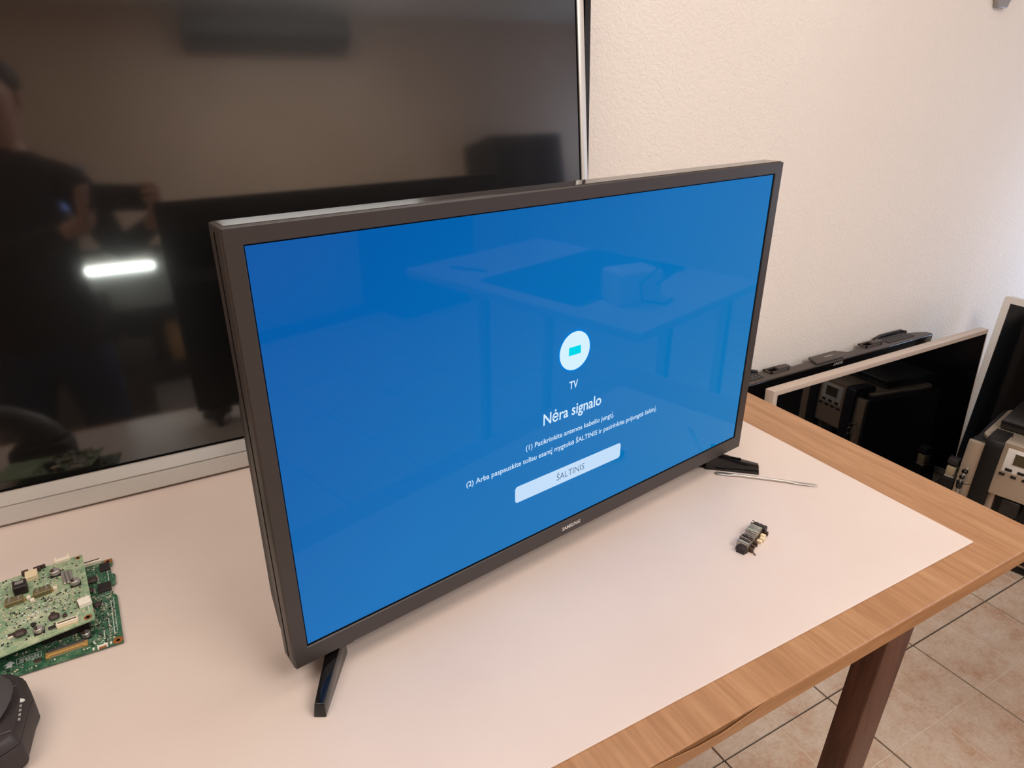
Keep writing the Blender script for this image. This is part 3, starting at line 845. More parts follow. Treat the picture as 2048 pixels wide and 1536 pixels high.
def scatter(par, z, region, num, seed, avoid):
    """the hundreds of tiny surface-mounted bits: real geometry, joined by look"""
    rnd = random.Random(seed)
    groups = {'solder': bmesh.new(), 'cream_plastic': bmesh.new(), 'chip_brown': bmesh.new(), 'chip_black': bmesh.new(), 'ink_white': bmesh.new()}
    n_ = 0
    while n_ < num:
        x = rnd.uniform(region[0], region[1]); y = rnd.uniform(region[2], region[3])
        if any(abs(x - a[0]) < a[2] and abs(y - a[1]) < a[3] for a in avoid): continue
        n_ += 1
        k = rnd.random()
        L_, w_ = rnd.choice(((0.0016, 0.0009), (0.0022, 0.0013), (0.0011, 0.0006)))
        if rnd.random() < 0.5: L_, w_ = w_, L_
        if k < 0.36: gk, hh = 'solder', 0.0004
        elif k < 0.56: gk, hh = 'cream_plastic', 0.0010
        elif k < 0.72: gk, hh = 'chip_brown', 0.0010
        elif k < 0.86: gk, hh = 'chip_black', 0.0009
        else: gk, hh = 'ink_white', 0.00008
        add_box(groups[gk], (x - L_ / 2, y - w_ / 2, z), (x + L_ / 2, y + w_ / 2, z + hh))
        if gk in ('cream_plastic', 'chip_brown'):
            e_ = 0.0005
            if L_ > w_:
                for sg in (-1, 1): add_box(groups['solder'], (x + sg * L_ / 2 - e_ / 2, y - w_ / 2, z), (x + sg * L_ / 2 + e_ / 2, y + w_ / 2, z + hh * 1.03))
            else:
                for sg in (-1, 1): add_box(groups['solder'], (x - L_ / 2, y + sg * w_ / 2 - e_ / 2, z), (x + L_ / 2, y + sg * w_ / 2 + e_ / 2, z + hh * 1.03))
    nm = {'solder': 'solder_pads', 'cream_plastic': 'chip_capacitors', 'chip_brown': 'chip_resistors', 'chip_black': 'small_transistors', 'ink_white': 'silkscreen_marks'}
    for gk, b_ in groups.items():
        o = obj(nm[gk], finish(b_, nm[gk]), gk, par); o['kind'] = 'stuff'

# lower board
PT = 0.0016
lb = thing('lower_circuit_board', 'dark green circuit board lying directly on the white sheet, under another', 'circuit board', (-0.1516, 0.1573, ZT + 0.0020), (0, 0, R(92.81 - 90)))
outl = [(0, 0), (0.0, 0.086), (-0.001, 0.0885), (-0.005, 0.094), (-0.005, 0.109), (0.0005, 0.1115), (0.001, 0.131), (-0.003, 0.134), (-0.003, 0.152), (0.0, 0.155), (0, 0.167), (-0.15, 0.170), (-0.15, 0.006), (-0.105, 0.0065), (-0.06, 0.004)]
prism('board', outl, 0, PT, 'pcb_dark', lb)
for xx, yy in ((-0.005, 0.005), (-0.005, 0.162)):
    cpad = lathe('mounting_pad', [(0.0052, 0), (0.0052, 0.0003)], 'copper', lb, 20, (xx, yy, PT))
    lathe('hole', [(0.0020, 0.0003), (0.0020, 0.0004)], 'void_black', cpad, 14)
for xx, yy in ((-0.08, 0.05), (-0.02, 0.10), (-0.1, 0.12), (-0.02, 0.03)): lathe('underside_pin', [(0.0012, -0.0020), (0.0012, 0)], 'solder', lb, 8, (xx, yy, 0))
av = [(-0.0525, 0.018, 0.022, 0.008), (-0.0338, 0.029, 0.006, 0.006), (-0.0088, 0.149, 0.008, 0.011), (-0.0114, 0.107, 0.010, 0.011), (-0.087, 0.028, 0.014, 0.005), (-0.1015, 0.028, 0.006, 0.006), (-0.005, 0.005, 0.006, 0.006), (-0.005, 0.162, 0.006, 0.006), (-0.079, 0.0165, 0.006, 0.004)]
# ribbon connector with grey latch
fc = comp_box(lb, 'ribbon_connector', -0.0525, 0.0172, 0.034, 0.0045, 0.0034, 'gold', PT, 0.0004, R(-1))
box('latch', (-0.0168, 0.0020, 0.0004), (0.0168, 0.0062, 0.0040), 'dark_grey', fc, 0.0004)
for sg in (-1, 1): box('ear', (sg * 0.0175 - 0.002, -0.0042, 0), (sg * 0.0175 + 0.002, 0.004, 0.0030), 'gold', fc, 0.0003)
pn_ = bmesh.new()
for k in range(40): add_box(pn_, (-0.016 + 0.0008 * k, -0.0042, 0), (-0.0156 + 0.0008 * k, -0.002, 0.0008))
o = obj('contacts', finish(pn_, 'contacts'), 'solder', fc); o['kind'] = 'stuff'
capacitor(lb, -0.0338, 0.0290, PT, 0.0043, 0.0068)
pin_chip(lb, -0.0088, 0.1490, PT, 0.0110, 0.0150, 0.0034, 4)
ch = pin_chip(lb, -0.0114, 0.1070, PT, 0.0140, 0.0165, 0.0030, 5)
coil(lb, -0.0235, 0.128, PT, 0.012, 0.005)
coil(lb, -0.0275, 0.108, PT, 0.010, 0.005)
coil(lb, -0.0205, 0.076, PT, 0.009, 0.005)
pin_chip(lb, -0.079, 0.0165, PT, 0.0068, 0.0042, 0.0018, 4, 0, 'chip_brown')
hs = comp_box(lb, 'heat_sink', -0.052, 0.058, 0.046, 0.038, 0.0160, 'chip_black', PT, 0.001)
for k in range(9): box('fin', (-0.021 + 0.005 * k, -0.018, 0.0160), (-0.019 + 0.005 * k, 0.018, 0.0178), 'chip_black', hs)
# top-edge connector
tcn = comp_box(lb, 'edge_connector', -0.0215, 0.1665, 0.020, 0.0050, 0.0042, 'ivory_connector', PT, 0.0004)
box('slot', (-0.0098, 0.0005, 0.0040), (0.0085, 0.0022, 0.0046), 'chip_brown', tcn)
tpn = bmesh.new()
for k in range(18): add_box(tpn, (-0.009 + 0.001 * k, -0.0042, 0), (-0.0085 + 0.001 * k, -0.0024, 0.0008))
o = obj('contacts', finish(tpn, 'contacts'), 'solder', tcn); o['kind'] = 'stuff'
# white clips near the front edge
cl = comp_box(lb, 'edge_clip', -0.0198, 0.0045, 0.0092, 0.0022, 0.0016, 'white_plastic', PT)
for sg in (-1, 1): box('tab', (sg * 0.0042 - 0.0007, -0.0040, 0), (sg * 0.0042 + 0.0007, 0.001, 0.0018), 'white_plastic', cl)
box('pad', (-0.0034, -0.0036, 0), (0.0034, -0.0011, 0.0005), 'copper', cl)
for xx in (-0.0118, -0.0285): comp_box(lb, 'test_pad', xx, 0.0042, 0.0018, 0.0034, 0.0009, 'white_plastic', PT)
# printed box with mirrored word and an arrow
def print_on(name, segs, z, material, par):
    bm = bmesh.new()
    for (xa, ya, xb, yb) in segs: add_box(bm, (xa, ya, z), (xb, yb, z + 0.0001))
    return obj(name, finish(bm, name), material, par)
bxl, bxr, byb, byt, lw = -0.0985, -0.0762, 0.0232, 0.0312, 0.0004
print_on('printed_box', [(bxl, byb, bxr, byb + lw), (bxl, byt, bxr, byt + lw), (bxl, byb, bxl + lw, byt), (bxr - lw, byb, bxr, byt + lw)], PT, 'ink_white', lb)
tm = text_mesh('printed_word', 'REVERSE', 'ink_white', lb, 0, 0.0175, 0, 0.0046, 0, bold=0.01)
for v in tm.data.vertices: v.co = (bxr - 0.0022 - v.co.x, byt - 0.0018 - v.co.z, PT + 0.0001)      # printed the other way up, as in the photo
bm = bmesh.new(); add_prism(bm, [(-0.0052, 0.000), (0.0, 0.0052), (0.0052, 0.000), (0.0026, 0.000), (0.0026, -0.0046), (-0.0026, -0.0046), (-0.0026, 0.000)], 0, 0.0001)
obj('printed_arrow', finish(bm, 'printed_arrow'), 'ink_white', lb, (-0.1045, 0.0268, PT), (0, 0, R(-6)))
scatter(lb, PT, (-0.030, -0.004, 0.008, 0.098), 300, 5, av)
scatter(lb, PT, (-0.11, -0.030, 0.008, 0.040), 110, 6, av)
scatter(lb, PT, (-0.032, -0.008, 0.10, 0.158), 60, 7, av)
print_on('printed_lines', [(-0.0075, 0.014, -0.0069, 0.080), (-0.0118, 0.020, -0.0113, 0.060), (-0.0175, 0.0145, -0.0168, 0.030), (-0.0045, 0.022, -0.0041, 0.085), (-0.0068, 0.098, -0.0062, 0.158), (-0.020, 0.094, -0.0068, 0.0946)], PT, 'ink_white', lb)

# upper board, resting on the lower one's tall parts
UZ = ZT + 0.0234
ub = thing('upper_circuit_board', 'pale green circuit board full of parts, topmost of the two stacked boards', 'circuit board', (-0.1737, 0.1831, UZ), (0, 0, R(96.15 - 90)))
prism('board', [(-0.0005, 0.0005), (-0.0, 0.134), (-0.002, 0.1355), (-0.014, 0.1350), (-0.15, 0.129), (-0.15, -0.0095)], 0, PT, 'pcb_pale', ub)
UA = [(-0.0207, 0.134, 0.010, 0.006), (-0.0297, 0.110, 0.007, 0.007), (-0.012, 0.0765, 0.007, 0.007), (-0.0513, 0.0118, 0.006, 0.006), (-0.0365, 0.026, 0.008, 0.007), (-0.0677, 0.018, 0.008, 0.007),
      (-0.0255, 0.0088, 0.012, 0.006), (-0.0646, 0.100, 0.012, 0.012), (-0.0438, 0.082, 0.012, 0.008), (-0.070, 0.082, 0.012, 0.008), (-0.0185, 0.0945, 0.006, 0.018), (-0.0528, 0.124, 0.008, 0.010), (-0.0065, 0.0312, 0.009, 0.010), (-0.0067, 0.0073, 0.006, 0.006)]
# mounting holes
for xx, yy, rr in ((-0.0050, 0.1300, 0.0030), (-0.0067, 0.0070, 0.0040)):
    pd = lathe('mounting_pad', [(rr, 0), (rr, 0.0003)], 'copper', ub, 18, (xx, yy, PT)); lathe('hole', [(rr * 0.55, 0.0003), (rr * 0.55, 0.0004)], 'void_black', pd, 14)
# top-edge white plug socket with two horns
us = comp_box(ub, 'plug_socket', -0.0207, 0.1335, 0.0165, 0.0060, 0.0042, 'ivory_connector', PT, 0.0004)
for sg in (-1, 1): box('horn', (sg * 0.0068 - 0.0012, 0.0, 0.0), (sg * 0.0068 + 0.0012, 0.0062, 0.0050), 'ivory_connector', us, 0.0003)
for k in range(7): box('pin', (-0.0062 + 0.0018 * k, -0.0066, 0), (-0.0054 + 0.0018 * k, -0.003, 0.0008), 'solder', us)
# optical / audio block at the top edge
wa = comp_box(ub, 'audio_socket', -0.0528, 0.1210, 0.0125, 0.0150, 0.0060, 'cream_plastic', PT, 0.0005)
for xx in (-0.0058, 0.0062): box('shield', (xx - 0.0035, 0.0060, 0.001), (xx + 0.0035, 0.0105, 0.0060), 'chip_brown', wa, 0.0003)
for k in range(4): box('pin', (-0.0045 + 0.003 * k, -0.0105, 0), (-0.0035 + 0.003 * k, -0.007, 0.0008), 'solder', wa)
comp_box(ub, 'edge_shield', -0.0420, 0.1330, 0.0075, 0.0034, 0.0040, 'chip_brown', PT)
# capacitors, coils, chips
capacitor(ub, -0.0297, 0.1100, PT, 0.0052, 0.0068)
capacitor(ub, -0.0120, 0.0765, PT, 0.0050, 0.0068)
capacitor(ub, -0.0513, 0.0118, PT, 0.0046, 0.0062)
coil(ub, -0.0365, 0.0255, PT, 0.0105, 0.0052)
coil(ub, -0.0677, 0.0178, PT, 0.0115, 0.0055)
comp_box(ub, 'transistor', -0.0563, 0.0270, 0.0042, 0.0052, 0.0022, 'chip_black', PT, 0.0003)
comp_box(ub, 'transistor', -0.0269, 0.0236, 0.0042, 0.0050, 0.0022, 'chip_brown', PT, 0.0003)
comp_box(ub, 'transistor', -0.0375, 0.0345, 0.0042, 0.0040, 0.0022, 'chip_brown', PT, 0.0003)
comp_box(ub, 'diode', -0.0757, 0.0218, 0.0062, 0.0044, 0.0022, 'chip_brown', PT, 0.0003)
comp_box(ub, 'diode', -0.0766, 0.0186, 0.0050, 0.0018, 0.0022, 'ivory_connector', PT, 0.0003)
pin_chip(ub, -0.0400, 0.0105, PT, 0.0065, 0.0048, 0.0014, 4)
# black jack with open mouth
jk = comp_box(ub, 'black_socket', -0.0640, 0.0985, 0.0135, 0.0150, 0.0115, 'chip_black', PT, 0.0008)
box('mouth', (-0.0040, -0.0010, 0.0114), (0.0042, 0.0045, 0.0118), 'aluminium', jk)
# two metal HDMI-like sockets standing on the board
for (xx, yy, rz) in ((-0.0440, 0.0800, R(1)), (-0.0708, 0.0795, R(1))):
    hd = comp_box(ub, 'metal_socket', xx, yy, 0.0168, 0.0105, 0.0058, 'olive_metal', PT, 0.0006, rz)
    for k in range(4): box('notch', (-0.0072 + 0.0040 * k, 0.0050, 0.0030), (-0.0048 + 0.0040 * k, 0.0056, 0.0060), 'chip_black', hd)
    for k in (-1, 1): box('spring', (k * 0.0045 - 0.001, -0.0035, 0.0058), (k * 0.0045 + 0.001, 0.0035, 0.0062), 'tin', hd)
    for k in (-1, 1): box('ear', (k * 0.0088 - 0.0008, -0.003, 0), (k * 0.0088 + 0.0008, 0.001, 0.0034), 'gold', hd)
for xx, yy in ((-0.0318, 0.0790), (-0.0577, 0.0780), (-0.0545, 0.0705)): comp_box(ub, 'screw_post', xx, yy, 0.0042, 0.0044, 0.0042, 'ivory_connector', PT, 0.0005)
# crystal pair: two long rounded cans
for k in range(3):
    o = comp_box(ub, 'crystal', -0.0225 + 0.0038 * k, 0.0950, 0.0030, 0.0270, 0.0030, 'aluminium', PT, 0.0009, R(3))
# white connectors
w1 = comp_box(ub, 'white_socket', -0.0255, 0.0086, 0.0205, 0.0062, 0.0048, 'ivory_connector', PT, 0.0005, R(-2))
box('mouth', (-0.0088, -0.0010, 0.0046), (0.0088, 0.0008, 0.0050), 'chip_brown', w1)
box('lip', (-0.0098, -0.0042, 0.0), (0.0098, -0.0028, 0.0022), 'cream_plastic', w1)
w2 = comp_box(ub, 'white_socket', -0.0070, 0.0320, 0.0120, 0.0120, 0.0060, 'white_plastic', PT, 0.0006, R(6))
box('mouth', (-0.0068, -0.0040, 0.001), (-0.0058, 0.0040, 0.005), 'chip_brown', w2)
for k in (-1, 1): box('key', (0.0056, k * 0.0035 - 0.001, 0.001), (0.0068, k * 0.0035 + 0.001, 0.0064), 'white_plastic', w2)
scatter(ub, PT, (-0.088, -0.004, 0.004, 0.130), 620, 11, UA)
scatter(ub, PT, (-0.06, -0.01, 0.040, 0.075), 110, 12, UA)
sl = [(-0.0600 + 0.0016 * k, 0.0455, -0.0594 + 0.0016 * k, 0.0500) for k in range(14)]
print_on('printed_lines', sl + [(-0.0700, 0.042, -0.045, 0.0424), (-0.069, 0.038, -0.046, 0.0384), (-0.0045, 0.014, -0.0041, 0.058), (-0.090, 0.1245, -0.060, 0.1249)], PT, 'ink_white', ub)
# solder dots under the left part
for k in range(6): lathe('standoff', [(0.0015, -0.0036), (0.0015, 0)], 'solder', ub, 8, (-0.05 - 0.012 * (k % 3), 0.02 + 0.05 * (k // 3), 0))

# ------------------------------------------------------------------ black cordless tool at the lower left
tl = thing('cordless_tool', 'dark grey cordless tool battery and rounded handle at the lower left corner', 'power tool', (0, 0, ZT))
ol = [(-0.252, 0.1265), (-0.2405, 0.1245), (-0.2330, 0.116), (-0.2275, 0.0985), (-0.2238, 0.083), (-0.2262, 0.0735), (-0.2300, 0.040), (-0.2295, 0.034), (-0.2360, 0.030), (-0.2480, 0.024), (-0.330, 0.020), (-0.330, 0.120)]
cx_, cy_ = -0.285, 0.075
ins = [(cx_ + (x - cx_) * 0.90, cy_ + (y - cy_) * 0.93) for x, y in ol]
bm = bmesh.new()
add_prism(bm, ol, 0.006, 0.030); 
add_prism(bm, ol, 0.0302, 0.040, None, ins)
add_prism(bm, ins, 0.0, 0.006, None, ol)
bmesh.ops.recalc_face_normals(bm, faces=bm.faces[:]); bevel_all(bm, 0.0022, 2, 30)
obj('battery', finish(bm, 'battery', True, 40), 'soft_black', tl)
hd = tube('handle', [(-0.268, 0.082, 0.036), (-0.275, 0.081, 0.052), (-0.290, 0.079, 0.070), (-0.315, 0.077, 0.088), (-0.360, 0.075, 0.105)], [0.036, 0.034, 0.030, 0.027, 0.027], 'dark_grey', tl, 24)
for v in hd.data.vertices: v.co.y = 0.080 + (v.co.y - 0.080) * 1.0
for k in range(4):
    box('charge_mark', (-0.2318, 0.052 + 0.0055 * k, 0.0395), (-0.2300, 0.0548 + 0.0055 * k, 0.0400), 'logo_grey', tl)
bm = bmesh.new(); add_prism(bm, [(-0.2318, 0.0750), (-0.2285, 0.0772), (-0.2318, 0.0795)], 0.0378, 0.0400)
obj('charge_arrow', finish(bm, 'charge_arrow'), 'ink_white', tl)
for yy in (0.042, 0.098): box('rib', (-0.245, yy - 0.0012, 0.0398), (-0.236, yy + 0.0012, 0.0412), 'dark_grey', tl, 0.0005)

# ------------------------------------------------------------------ metal spudger
pa, pb = Vector((0.6698, 0.1020, 0)), Vector((0.7800, -0.0030, 0))
sd = (pb - pa); SL = sd.length
sg_ = thing('metal_spudger', 'slim silver metal prying tool with flattened ends beside the right foot', 'hand tool', (pa.x, pa.y, ZT), (0, 0, math.atan2(sd.y, sd.x)))
bm = bmesh.new()
secs = [(0.0, 0.0008, 0.0006), (0.003, 0.0040, 0.0007), (0.020, 0.0044, 0.0008), (0.026, 0.0034, 0.0014), (0.031, 0.0021, 0.0021), (0.108, 0.0021, 0.0021), (0.116, 0.0032, 0.0014), (0.122, 0.0038, 0.0008), (SL - 0.006, 0.0034, 0.0006), (SL, 0.0008, 0.0004)]
rings = []
for (x, w_, h_) in secs:
    rings.append([bm.verts.new((x, w_ * math.cos(2 * math.pi * k / 14), 0.0022 + h_ * math.sin(2 * math.pi * k / 14))) for k in range(14)])
for a in range(len(rings) - 1):
    for k in range(14): bm.faces.new((rings[a][k], rings[a][(k + 1) % 14], rings[a + 1][(k + 1) % 14], rings[a + 1][k]))
bm.faces.new(list(reversed(rings[0]))); bm.faces.new(rings[-1])
for v in bm.verts: v.co.z = max(0.0, v.co.z - 0.0001)
obj('rod', finish(bm, 'rod', True, 50), 'steel', sg_)

# ------------------------------------------------------------------ torn-off metal connector cluster
tn = thing('connector_scrap', 'small torn-off cluster of ridged metal connectors lying on the white sheet', 'electronic part', (0.5868, -0.0475, ZT), (0, 0, R(20)))
box('carrier', (-0.030, -0.0085, 0.0006), (0.030, 0.0075, 0.0040), 'dark_tin', tn, 0.0005)
def ridged(x0, x1, y0, y1, h_, nf, tilt):
    b_ = box('metal_block', (x0, y0, 0.0038), (x1, y1, h_), 'tin', tn, 0.0006)
    rr_ = random.Random(int(x0 * 1e5))
    for k in range(nf):
        x = x0 + (x1 - x0) * (k + 0.5) / nf
        hh = rr_.uniform(0.0012, 0.0030)
        o = box('ridge', (-0.0006, -(y1 - y0) * 0.53, 0), (0.0006, (y1 - y0) * rr_.uniform(0.3, 0.55), hh), ('solder', 'dark_tin', 'steel', 'chip_black')[rr_.choice((0, 0, 1, 2, 2, 3))], b_)
        o.location = (x, (y0 + y1) / 2, h_ - 0.0004); o.rotation_euler = (0, R(rr_.uniform(-18, 18)), R(tilt + rr_.uniform(-14, 14)))
    return b_
ridged(0.003, 0.024, -0.0065, 0.0095, 0.0120, 9, 4)
ridged(-0.026, -0.002, -0.0070, 0.0085, 0.0110, 9, -6)
box('end_cap', (0.0245, -0.0100, 0.0006), (0.0330, 0.0085, 0.0100), 'chip_black', tn, 0.0006)
for k in range(3): box('tooth', (0.0330, -0.0085 + 0.0060 * k, 0.002), (0.0350, -0.0050 + 0.0060 * k, 0.0090), 'chip_black', tn)
box('end_cap', (-0.0345, -0.0070, 0.0), (-0.0265, 0.0045, 0.0085), 'chip_black', tn, 0.0006)
for k, (x, y) in enumerate(((0.004, -0.0125), (0.011, -0.0135), (0.017, -0.0120))):
    box('cream_stub', (x - 0.0026, y - 0.0020, 0.0), (x + 0.0026, y + 0.0045, 0.0045 + 0.0007 * k), 'cream_plastic', tn, 0.0006)
for k, (x, y) in enumerate(((-0.006, -0.0115), (-0.014, -0.0110), (-0.022, -0.0125), (0.026, -0.013))):
    box('bent_tab', (x - 0.0018, y - 0.0012, 0.0002), (x + 0.0018, y + 0.0045, 0.0060), 'dark_tin', tn, 0.0004)
tube('wire_end', [(-0.020, -0.009, 0.004), (-0.024, -0.0145, 0.0025), (-0.0255, -0.0185, 0.0008)], 0.0008, 'dark_tin', tn, 8)
tube('wire_end', [(0.030, 0.006, 0.008), (0.034, 0.010, 0.009), (0.036, 0.0125, 0.008)], 0.0006, 'dark_tin', tn, 8)

# ------------------------------------------------------------------ ceiling lamps, the left one an added fill
for (lx, ly, lz), lab in ((LAMP_A, 'square warm ceiling lamp above the work table'), (LAMP_B, 'square warm ceiling lamp over the far side of the room'), (LAMP_FILL, 'square warm ceiling lamp added left of the work table as fill light')):
    la = thing('ceiling_lamp', lab, 'lamp', (lx, ly, lz))
    box('housing', (-0.64, -0.64, -0.01), (0.64, 0.64, 0.03), 'white_plastic', la, 0.004)
    box('diffuser', (-0.61, -0.61, -0.024), (0.61, 0.61, -0.01), 'lamp_diffuser', la)

# ------------------------------------------------------------------ what the dark screens mirror: the room behind the camera
ac = thing('air_conditioner', 'long wall air conditioner mirrored in the large dark screen', 'air conditioner', (0.93, Y0, 2.40))
bm = bmesh.new()
add_prism(bm, [(0.0, 0.0), (0.16, 0.0), (0.20, 0.05), (0.20, 0.15), (0.18, 0.17), (0.0, 0.17)], -0.48, 0.48, Matrix(((0, 0, 1, 0), (1, 0, 0, 0), (0, 1, 0, 0), (0, 0, 0, 1))))
obj('case', finish(bm, 'case'), 'dark_grey', ac)
for k in range(3): box('louvre', (-0.44, 0.165 + 0.006 * k, 0.008 + 0.012 * k), (0.44, 0.185 + 0.008 * k, 0.012 + 0.012 * k), 'matt_black', ac)

cb = thing('dark_cabinet', 'tall dark cabinet mirrored at the right of the large screen', 'cabinet', (2.45, Y0 + 0.24, 0))
box('body', (-0.28, -0.22, 0.05), (0.28, 0.20, 1.78), 'matt_black', cb, 0.004)
for sgn in (-1, 1):
    dr = box('door', (min(0, sgn * 0.275), 0.2, 0.07), (max(0, sgn * 0.275), 0.218, 1.76), 'satin_black', cb, 0.003)
    box('handle', (sgn * 0.03 - 0.006, 0.218, 0.85), (sgn * 0.03 + 0.006, 0.24, 1.0), 'steel', dr, 0.003)
box('plinth', (-0.27, -0.2, 0), (0.27, 0.18, 0.05), 'matt_black', cb)

sf = thing('storage_shelf', 'dark steel shelf with a lit tube, mirrored in the large screen', 'shelf', (-0.20, Y0 + 0.24, 0))
for sx_ in (-0.62, 0.62):
    for sy_ in (-0.2, 0.2): box('post', (sx_ - 0.015, sy_ - 0.015, 0), (sx_ + 0.015, sy_ + 0.015, 1.34), 'matt_black', sf)
for zz in (0.25, 0.62, 0.93, 1.26): box('shelf_board', (-0.63, -0.21, zz), (0.63, 0.21, zz + 0.025), 'matt_black', sf)
box('back_panel', (-0.63, -0.215, 0.05), (0.63, -0.21, 1.3), 'logo_grey', sf)
tl_ = thing('tube_light', 'short white tube light glowing under the shelf board', 'lamp', (-0.16, Y0 + 0.40, 1.20))
lathe('tube', [(0.010, -0.19), (0.013, -0.185), (0.013, 0.185), (0.010, 0.19)], 'tube_lit', tl_, 16, (0, 0, -0.02), (0, R(90), 0))
box('batten', (-0.20, -0.02, 0.0), (0.20, 0.02, 0.06), 'white_plastic', tl_, 0.003)
for k, (bx0, bw, bz, bh, mm, lab) in enumerate(((-0.55, 0.30, 0.645, 0.2, 'carton', 'brown carton at the left of the middle shelf board'), (-0.12, 0.26, 0.645, 0.16, 'dark_grey', 'grey box in the middle of the shelf'), (0.22, 0.3, 0.645, 0.22, 'carton', 'brown carton at the right of the middle shelf board'),
                                             (-0.36, 0.34, 0.955, 0.12, 'dark_grey', 'flat grey box below the tube light'), (0.1, 0.4, 0.275, 0.25, 'logo_grey', 'large pale box on the lowest shelf board'))):
    cbx = thing('storage_box', lab, 'box', (-0.20 + bx0 + bw / 2, Y0 + 0.26, bz))
    box('carton', (-bw / 2, -0.13, 0), (bw / 2, 0.13, bh), mm, cbx, 0.003)
    box('lid_flap', (-bw / 2, -0.131, bh * 0.86), (bw / 2, 0.131, bh * 0.88), 'dark_grey', cbx)
    box('tape', (-0.022, -0.1305, bh), (0.022, 0.1305, bh + 0.0006), 'cream_plastic', cbx)
mo = thing('blue_monitor', 'small monitor with a blue picture standing on top of the shelf', 'monitor', (-0.33, Y0 + 0.22, 1.285))
box('case', (-0.13, -0.02, 0.22), (0.13, 0.02, 0.46), 'matt_black', mo, 0.004)
box('screen', (-0.115, 0.0195, 0.235), (0.115, 0.0215, 0.445), 'monitor_lit', mo)
box('neck', (-0.02, -0.02, 0.01), (0.02, 0.0, 0.23), 'matt_black', mo)
box('foot', (-0.09, -0.08, 0), (0.09, 0.08, 0.012), 'matt_black', mo, 0.003)

# second white bench mirrored in the lit screen
wb2 = thing('side_bench', 'white-topped bench right of the camera, mirrored in the lit screen', 'table', (0, 0, 0))
box('bench_top', (1.14, -1.25, 0.725), (1.80, -0.34, 0.75), 'white_laminate', wb2, 0.002)
for xx in (1.40, 1.76):
    for yy in (-1.15, -0.42): box('leg', (xx - 0.014, yy - 0.014, 0), (xx + 0.014, yy + 0.014, 0.725), 'aluminium', wb2)
mt = thing('dark_mat', 'dark rubber mat covering part of the side bench', 'mat', (1.50, -0.78, 0.75))
prism('mat', round_rect(-0.30, 0.28, -0.19, 0.20, 0.02, 4), 0, 0.004, 'rubber_black', mt)
box('hem', (-0.30, 0.192, 0.004), (0.28, 0.198, 0.005), 'dark_grey', mt)
wbx = thing('white_power_brick', 'white box with dark cables on the side bench', 'box', (1.36, -0.52, 0.75), (0, 0, R(20)))
box('case', (-0.07, -0.05, 0), (0.07, 0.05, 0.09), 'white_plastic', wbx, 0.008, 3)
tube('cable', [(0.05, 0.05, 0.05), (0.07, 0.09, 0.09), (0.02, 0.10, 0.12), (-0.04, 0.09, 0.07), (-0.02, 0.08, 0.02), (0.05, 0.09, 0.005), (0.10, 0.06, 0.005)], 0.003, 'rubber_black', wbx, 8)
pen = thing('dark_pen', 'dark pen lying on the side bench', 'pen', (1.27, -1.08, 0.75), (0, 0, R(70)))
tube('barrel', [(-0.07, 0, 0.005), (0.055, 0, 0.005)], 0.005, 'satin_black', pen, 12)
tube('tip', [(0.055, 0, 0.005), (0.07, 0, 0.003)], [0.004, 0.001], 'steel', pen, 10)

# ------------------------------------------------------------------ the photographer, mirrored in the large screen
def skin_mesh(name, verts, edges, radii, root=0, sub=2):
    me = bpy.data.meshes.new(name + '_cage')
    me.from_pydata(verts, edges, [])
    o = bpy.data.objects.new(name, me); COL.objects.link(o)
    sm = o.modifiers.new('skin', 'SKIN'); sm.use_smooth_shade = True
    ss = o.modifiers.new('sub', 'SUBSURF'); ss.levels = sub; ss.render_levels = sub
    for i_, r_ in enumerate(radii):
        d_ = me.skin_vertices[0].data[i_]
        d_.radius = r_ if isinstance(r_, tuple) else (r_, r_)
        d_.use_root = (i_ == root)
    dg = bpy.context.evaluated_depsgraph_get()
    out = bpy.data.meshes.new_from_object(o.evaluated_get(dg))
    COL.objects.unlink(o); bpy.data.objects.remove(o)
    return out

CAMP = M.translation.copy()
ph = Vector((-0.060, -0.575, 1.300))            # the phone just behind the lens
pr = thing('person', 'person in dark clothes holding up a phone, mirrored in the large screen', 'person', (0, 0, 0))
px_, py_ = -0.34, -0.98
Vv, Ee, Rr = [], [], []
def vtx(p, r_, par=None):
    Vv.append(tuple(p)); Rr.append(r_)
    if par is not None: Ee.append((par, len(Vv) - 1))
    return len(Vv) - 1
pel = vtx((px_, py_, 0.93), (0.155, 0.115))
wai = vtx((px_, py_, 1.08), (0.140, 0.105), pel)
che = vtx((px_, py_ - 0.01, 1.28), (0.165, 0.115), wai)
nkb = vtx((px_, py_, 1.45), (0.085, 0.070), che)
nk = vtx((px_, py_ + 0.01, 1.515), (0.052, 0.055), nkb)
h1 = vtx((px_, py_ + 0.03, 1.58), (0.066, 0.082), nk)
h2 = vtx((px_, py_ + 0.02, 1.66), (0.078, 0.098), h1)
h3 = vtx((px_, py_ + 0.01, 1.735), (0.060, 0.075), h2)
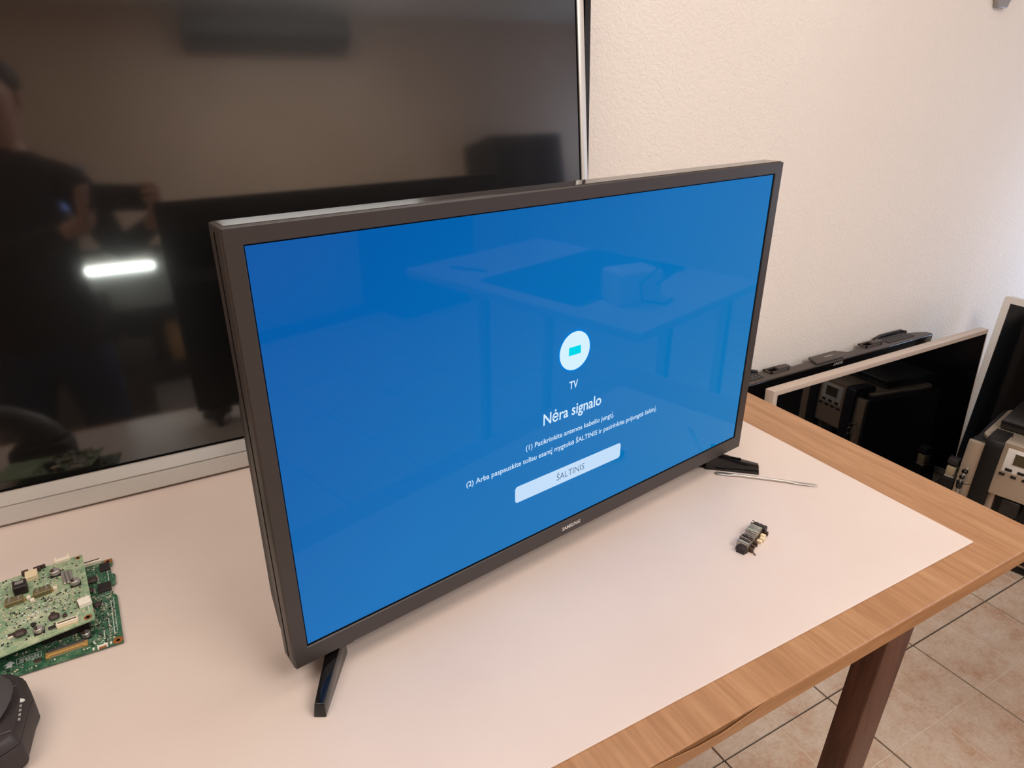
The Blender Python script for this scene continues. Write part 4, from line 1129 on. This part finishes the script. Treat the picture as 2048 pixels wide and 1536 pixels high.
for sgn in (-1, 1):
    hp = vtx((px_ + sgn * 0.095, py_, 0.86), 0.095, pel)
    kn = vtx((px_ + sgn * 0.11, py_ + 0.02, 0.49), 0.060, hp)
    an = vtx((px_ + sgn * 0.12, py_ - 0.01, 0.10), 0.043, kn)
    ba = vtx((px_ + sgn * 0.13, py_ + 0.10, 0.045), (0.045, 0.042), an)
    to = vtx((px_ + sgn * 0.135, py_ + 0.17, 0.036), (0.040, 0.032), ba)
    shd = vtx((px_ + sgn * 0.165, py_, 1.40), 0.066, nkb)
    elb = vtx((px_ + sgn * 0.20 + 0.05, py_ + 0.14, 1.17), 0.043, shd)
    wx = ph.x + sgn * 0.088
    wr = vtx((wx - 0.0, ph.y - 0.085, ph.z - 0.055), 0.027, elb)
    pm = vtx((wx + sgn * 0.004, ph.y - 0.040, ph.z - 0.030), (0.016, 0.036), wr)
    kk = vtx((wx + sgn * 0.008, ph.y - 0.012, ph.z - 0.010), (0.013, 0.034), pm)
    for f_, (dz, ln) in enumerate(((0.030, 0.034), (0.010, 0.038), (-0.011, 0.036), (-0.031, 0.028))):
        a1 = vtx((wx + sgn * 0.004, ph.y + 0.014, ph.z + dz - 0.004), 0.0088, kk)
        a2 = vtx((wx - sgn * 0.012, ph.y + 0.022, ph.z + dz), 0.0082, a1)
        vtx((wx - sgn * ln, ph.y + 0.0215, ph.z + dz), 0.0072, a2)
    t1 = vtx((wx - sgn * 0.006, ph.y - 0.034, ph.z + 0.016), 0.0100, pm)
    vtx((wx - sgn * 0.030, ph.y - 0.026, ph.z + 0.024), 0.0085, t1)
body = skin_mesh('body', Vv, Ee, Rr)
body.materials.clear(); body.materials.append(MATS['cloth_dark']); body.materials.append(MATS['skin']); body.materials.append(MATS['denim'])
for p_ in body.polygons:
    cc = p_.center
    if cc.z > 1.50 or (cc.y > ph.y - 0.095 and cc.z > 1.1): p_.material_index = 1
    elif cc.z < 0.90: p_.material_index = 2
    p_.use_smooth = True
bo = obj('body', body, None, pr)
# face
def blob(name, loc, rx, ry, rz, material, parent):
    bm = bmesh.new(); bmesh.ops.create_uvsphere(bm, u_segments=16, v_segments=10, radius=1.0)
    for v in bm.verts: v.co = Vector((v.co.x * rx, v.co.y * ry, v.co.z * rz))
    return obj(name, finish(bm, name, True, 80), material, parent, loc)
fy = py_ + 0.118
for sgn in (-1, 1):
    blob('eye', (px_ + sgn * 0.030, fy - 0.014, 1.655), 0.013, 0.010, 0.008, 'white_plastic', bo)
    blob('brow', (px_ + sgn * 0.030, fy - 0.006, 1.674), 0.018, 0.006, 0.004, 'hair', bo)
    blob('ear', (px_ + sgn * 0.078, py_ + 0.02, 1.645), 0.009, 0.018, 0.030, 'skin', bo)
blob('nose', (px_, fy + 0.002, 1.632), 0.012, 0.018, 0.020, 'skin', bo)
blob('mouth', (px_, fy - 0.010, 1.592), 0.022, 0.007, 0.006, 'chip_brown', bo)
blob('hair', (px_, py_ - 0.012, 1.700), 0.088, 0.108, 0.080, 'hair', bo)
phn = thing('phone', 'dark phone held up in both hands, mirrored in the large screen', 'phone', ph, (R(-24.07), 0, -YAW))
box('shell', (-0.080, -0.004, -0.038), (0.080, 0.004, 0.038), 'satin_black', phn, 0.003, 2)
box('display', (-0.076, -0.0045, -0.034), (0.076, -0.0039, 0.034), 'monitor_lit', phn)
cbm = box('camera_island', (0.045, 0.004, 0.006), (0.074, 0.006, 0.034), 'gloss_black', phn, 0.001)
for zz in (0.013, 0.027): lathe('lens', [(0.005, 0), (0.005, 0.002)], 'panel_mirror', cbm, 14, (0.052 + (zz - 0.013), 0.0058, zz), (R(-90), 0, 0))
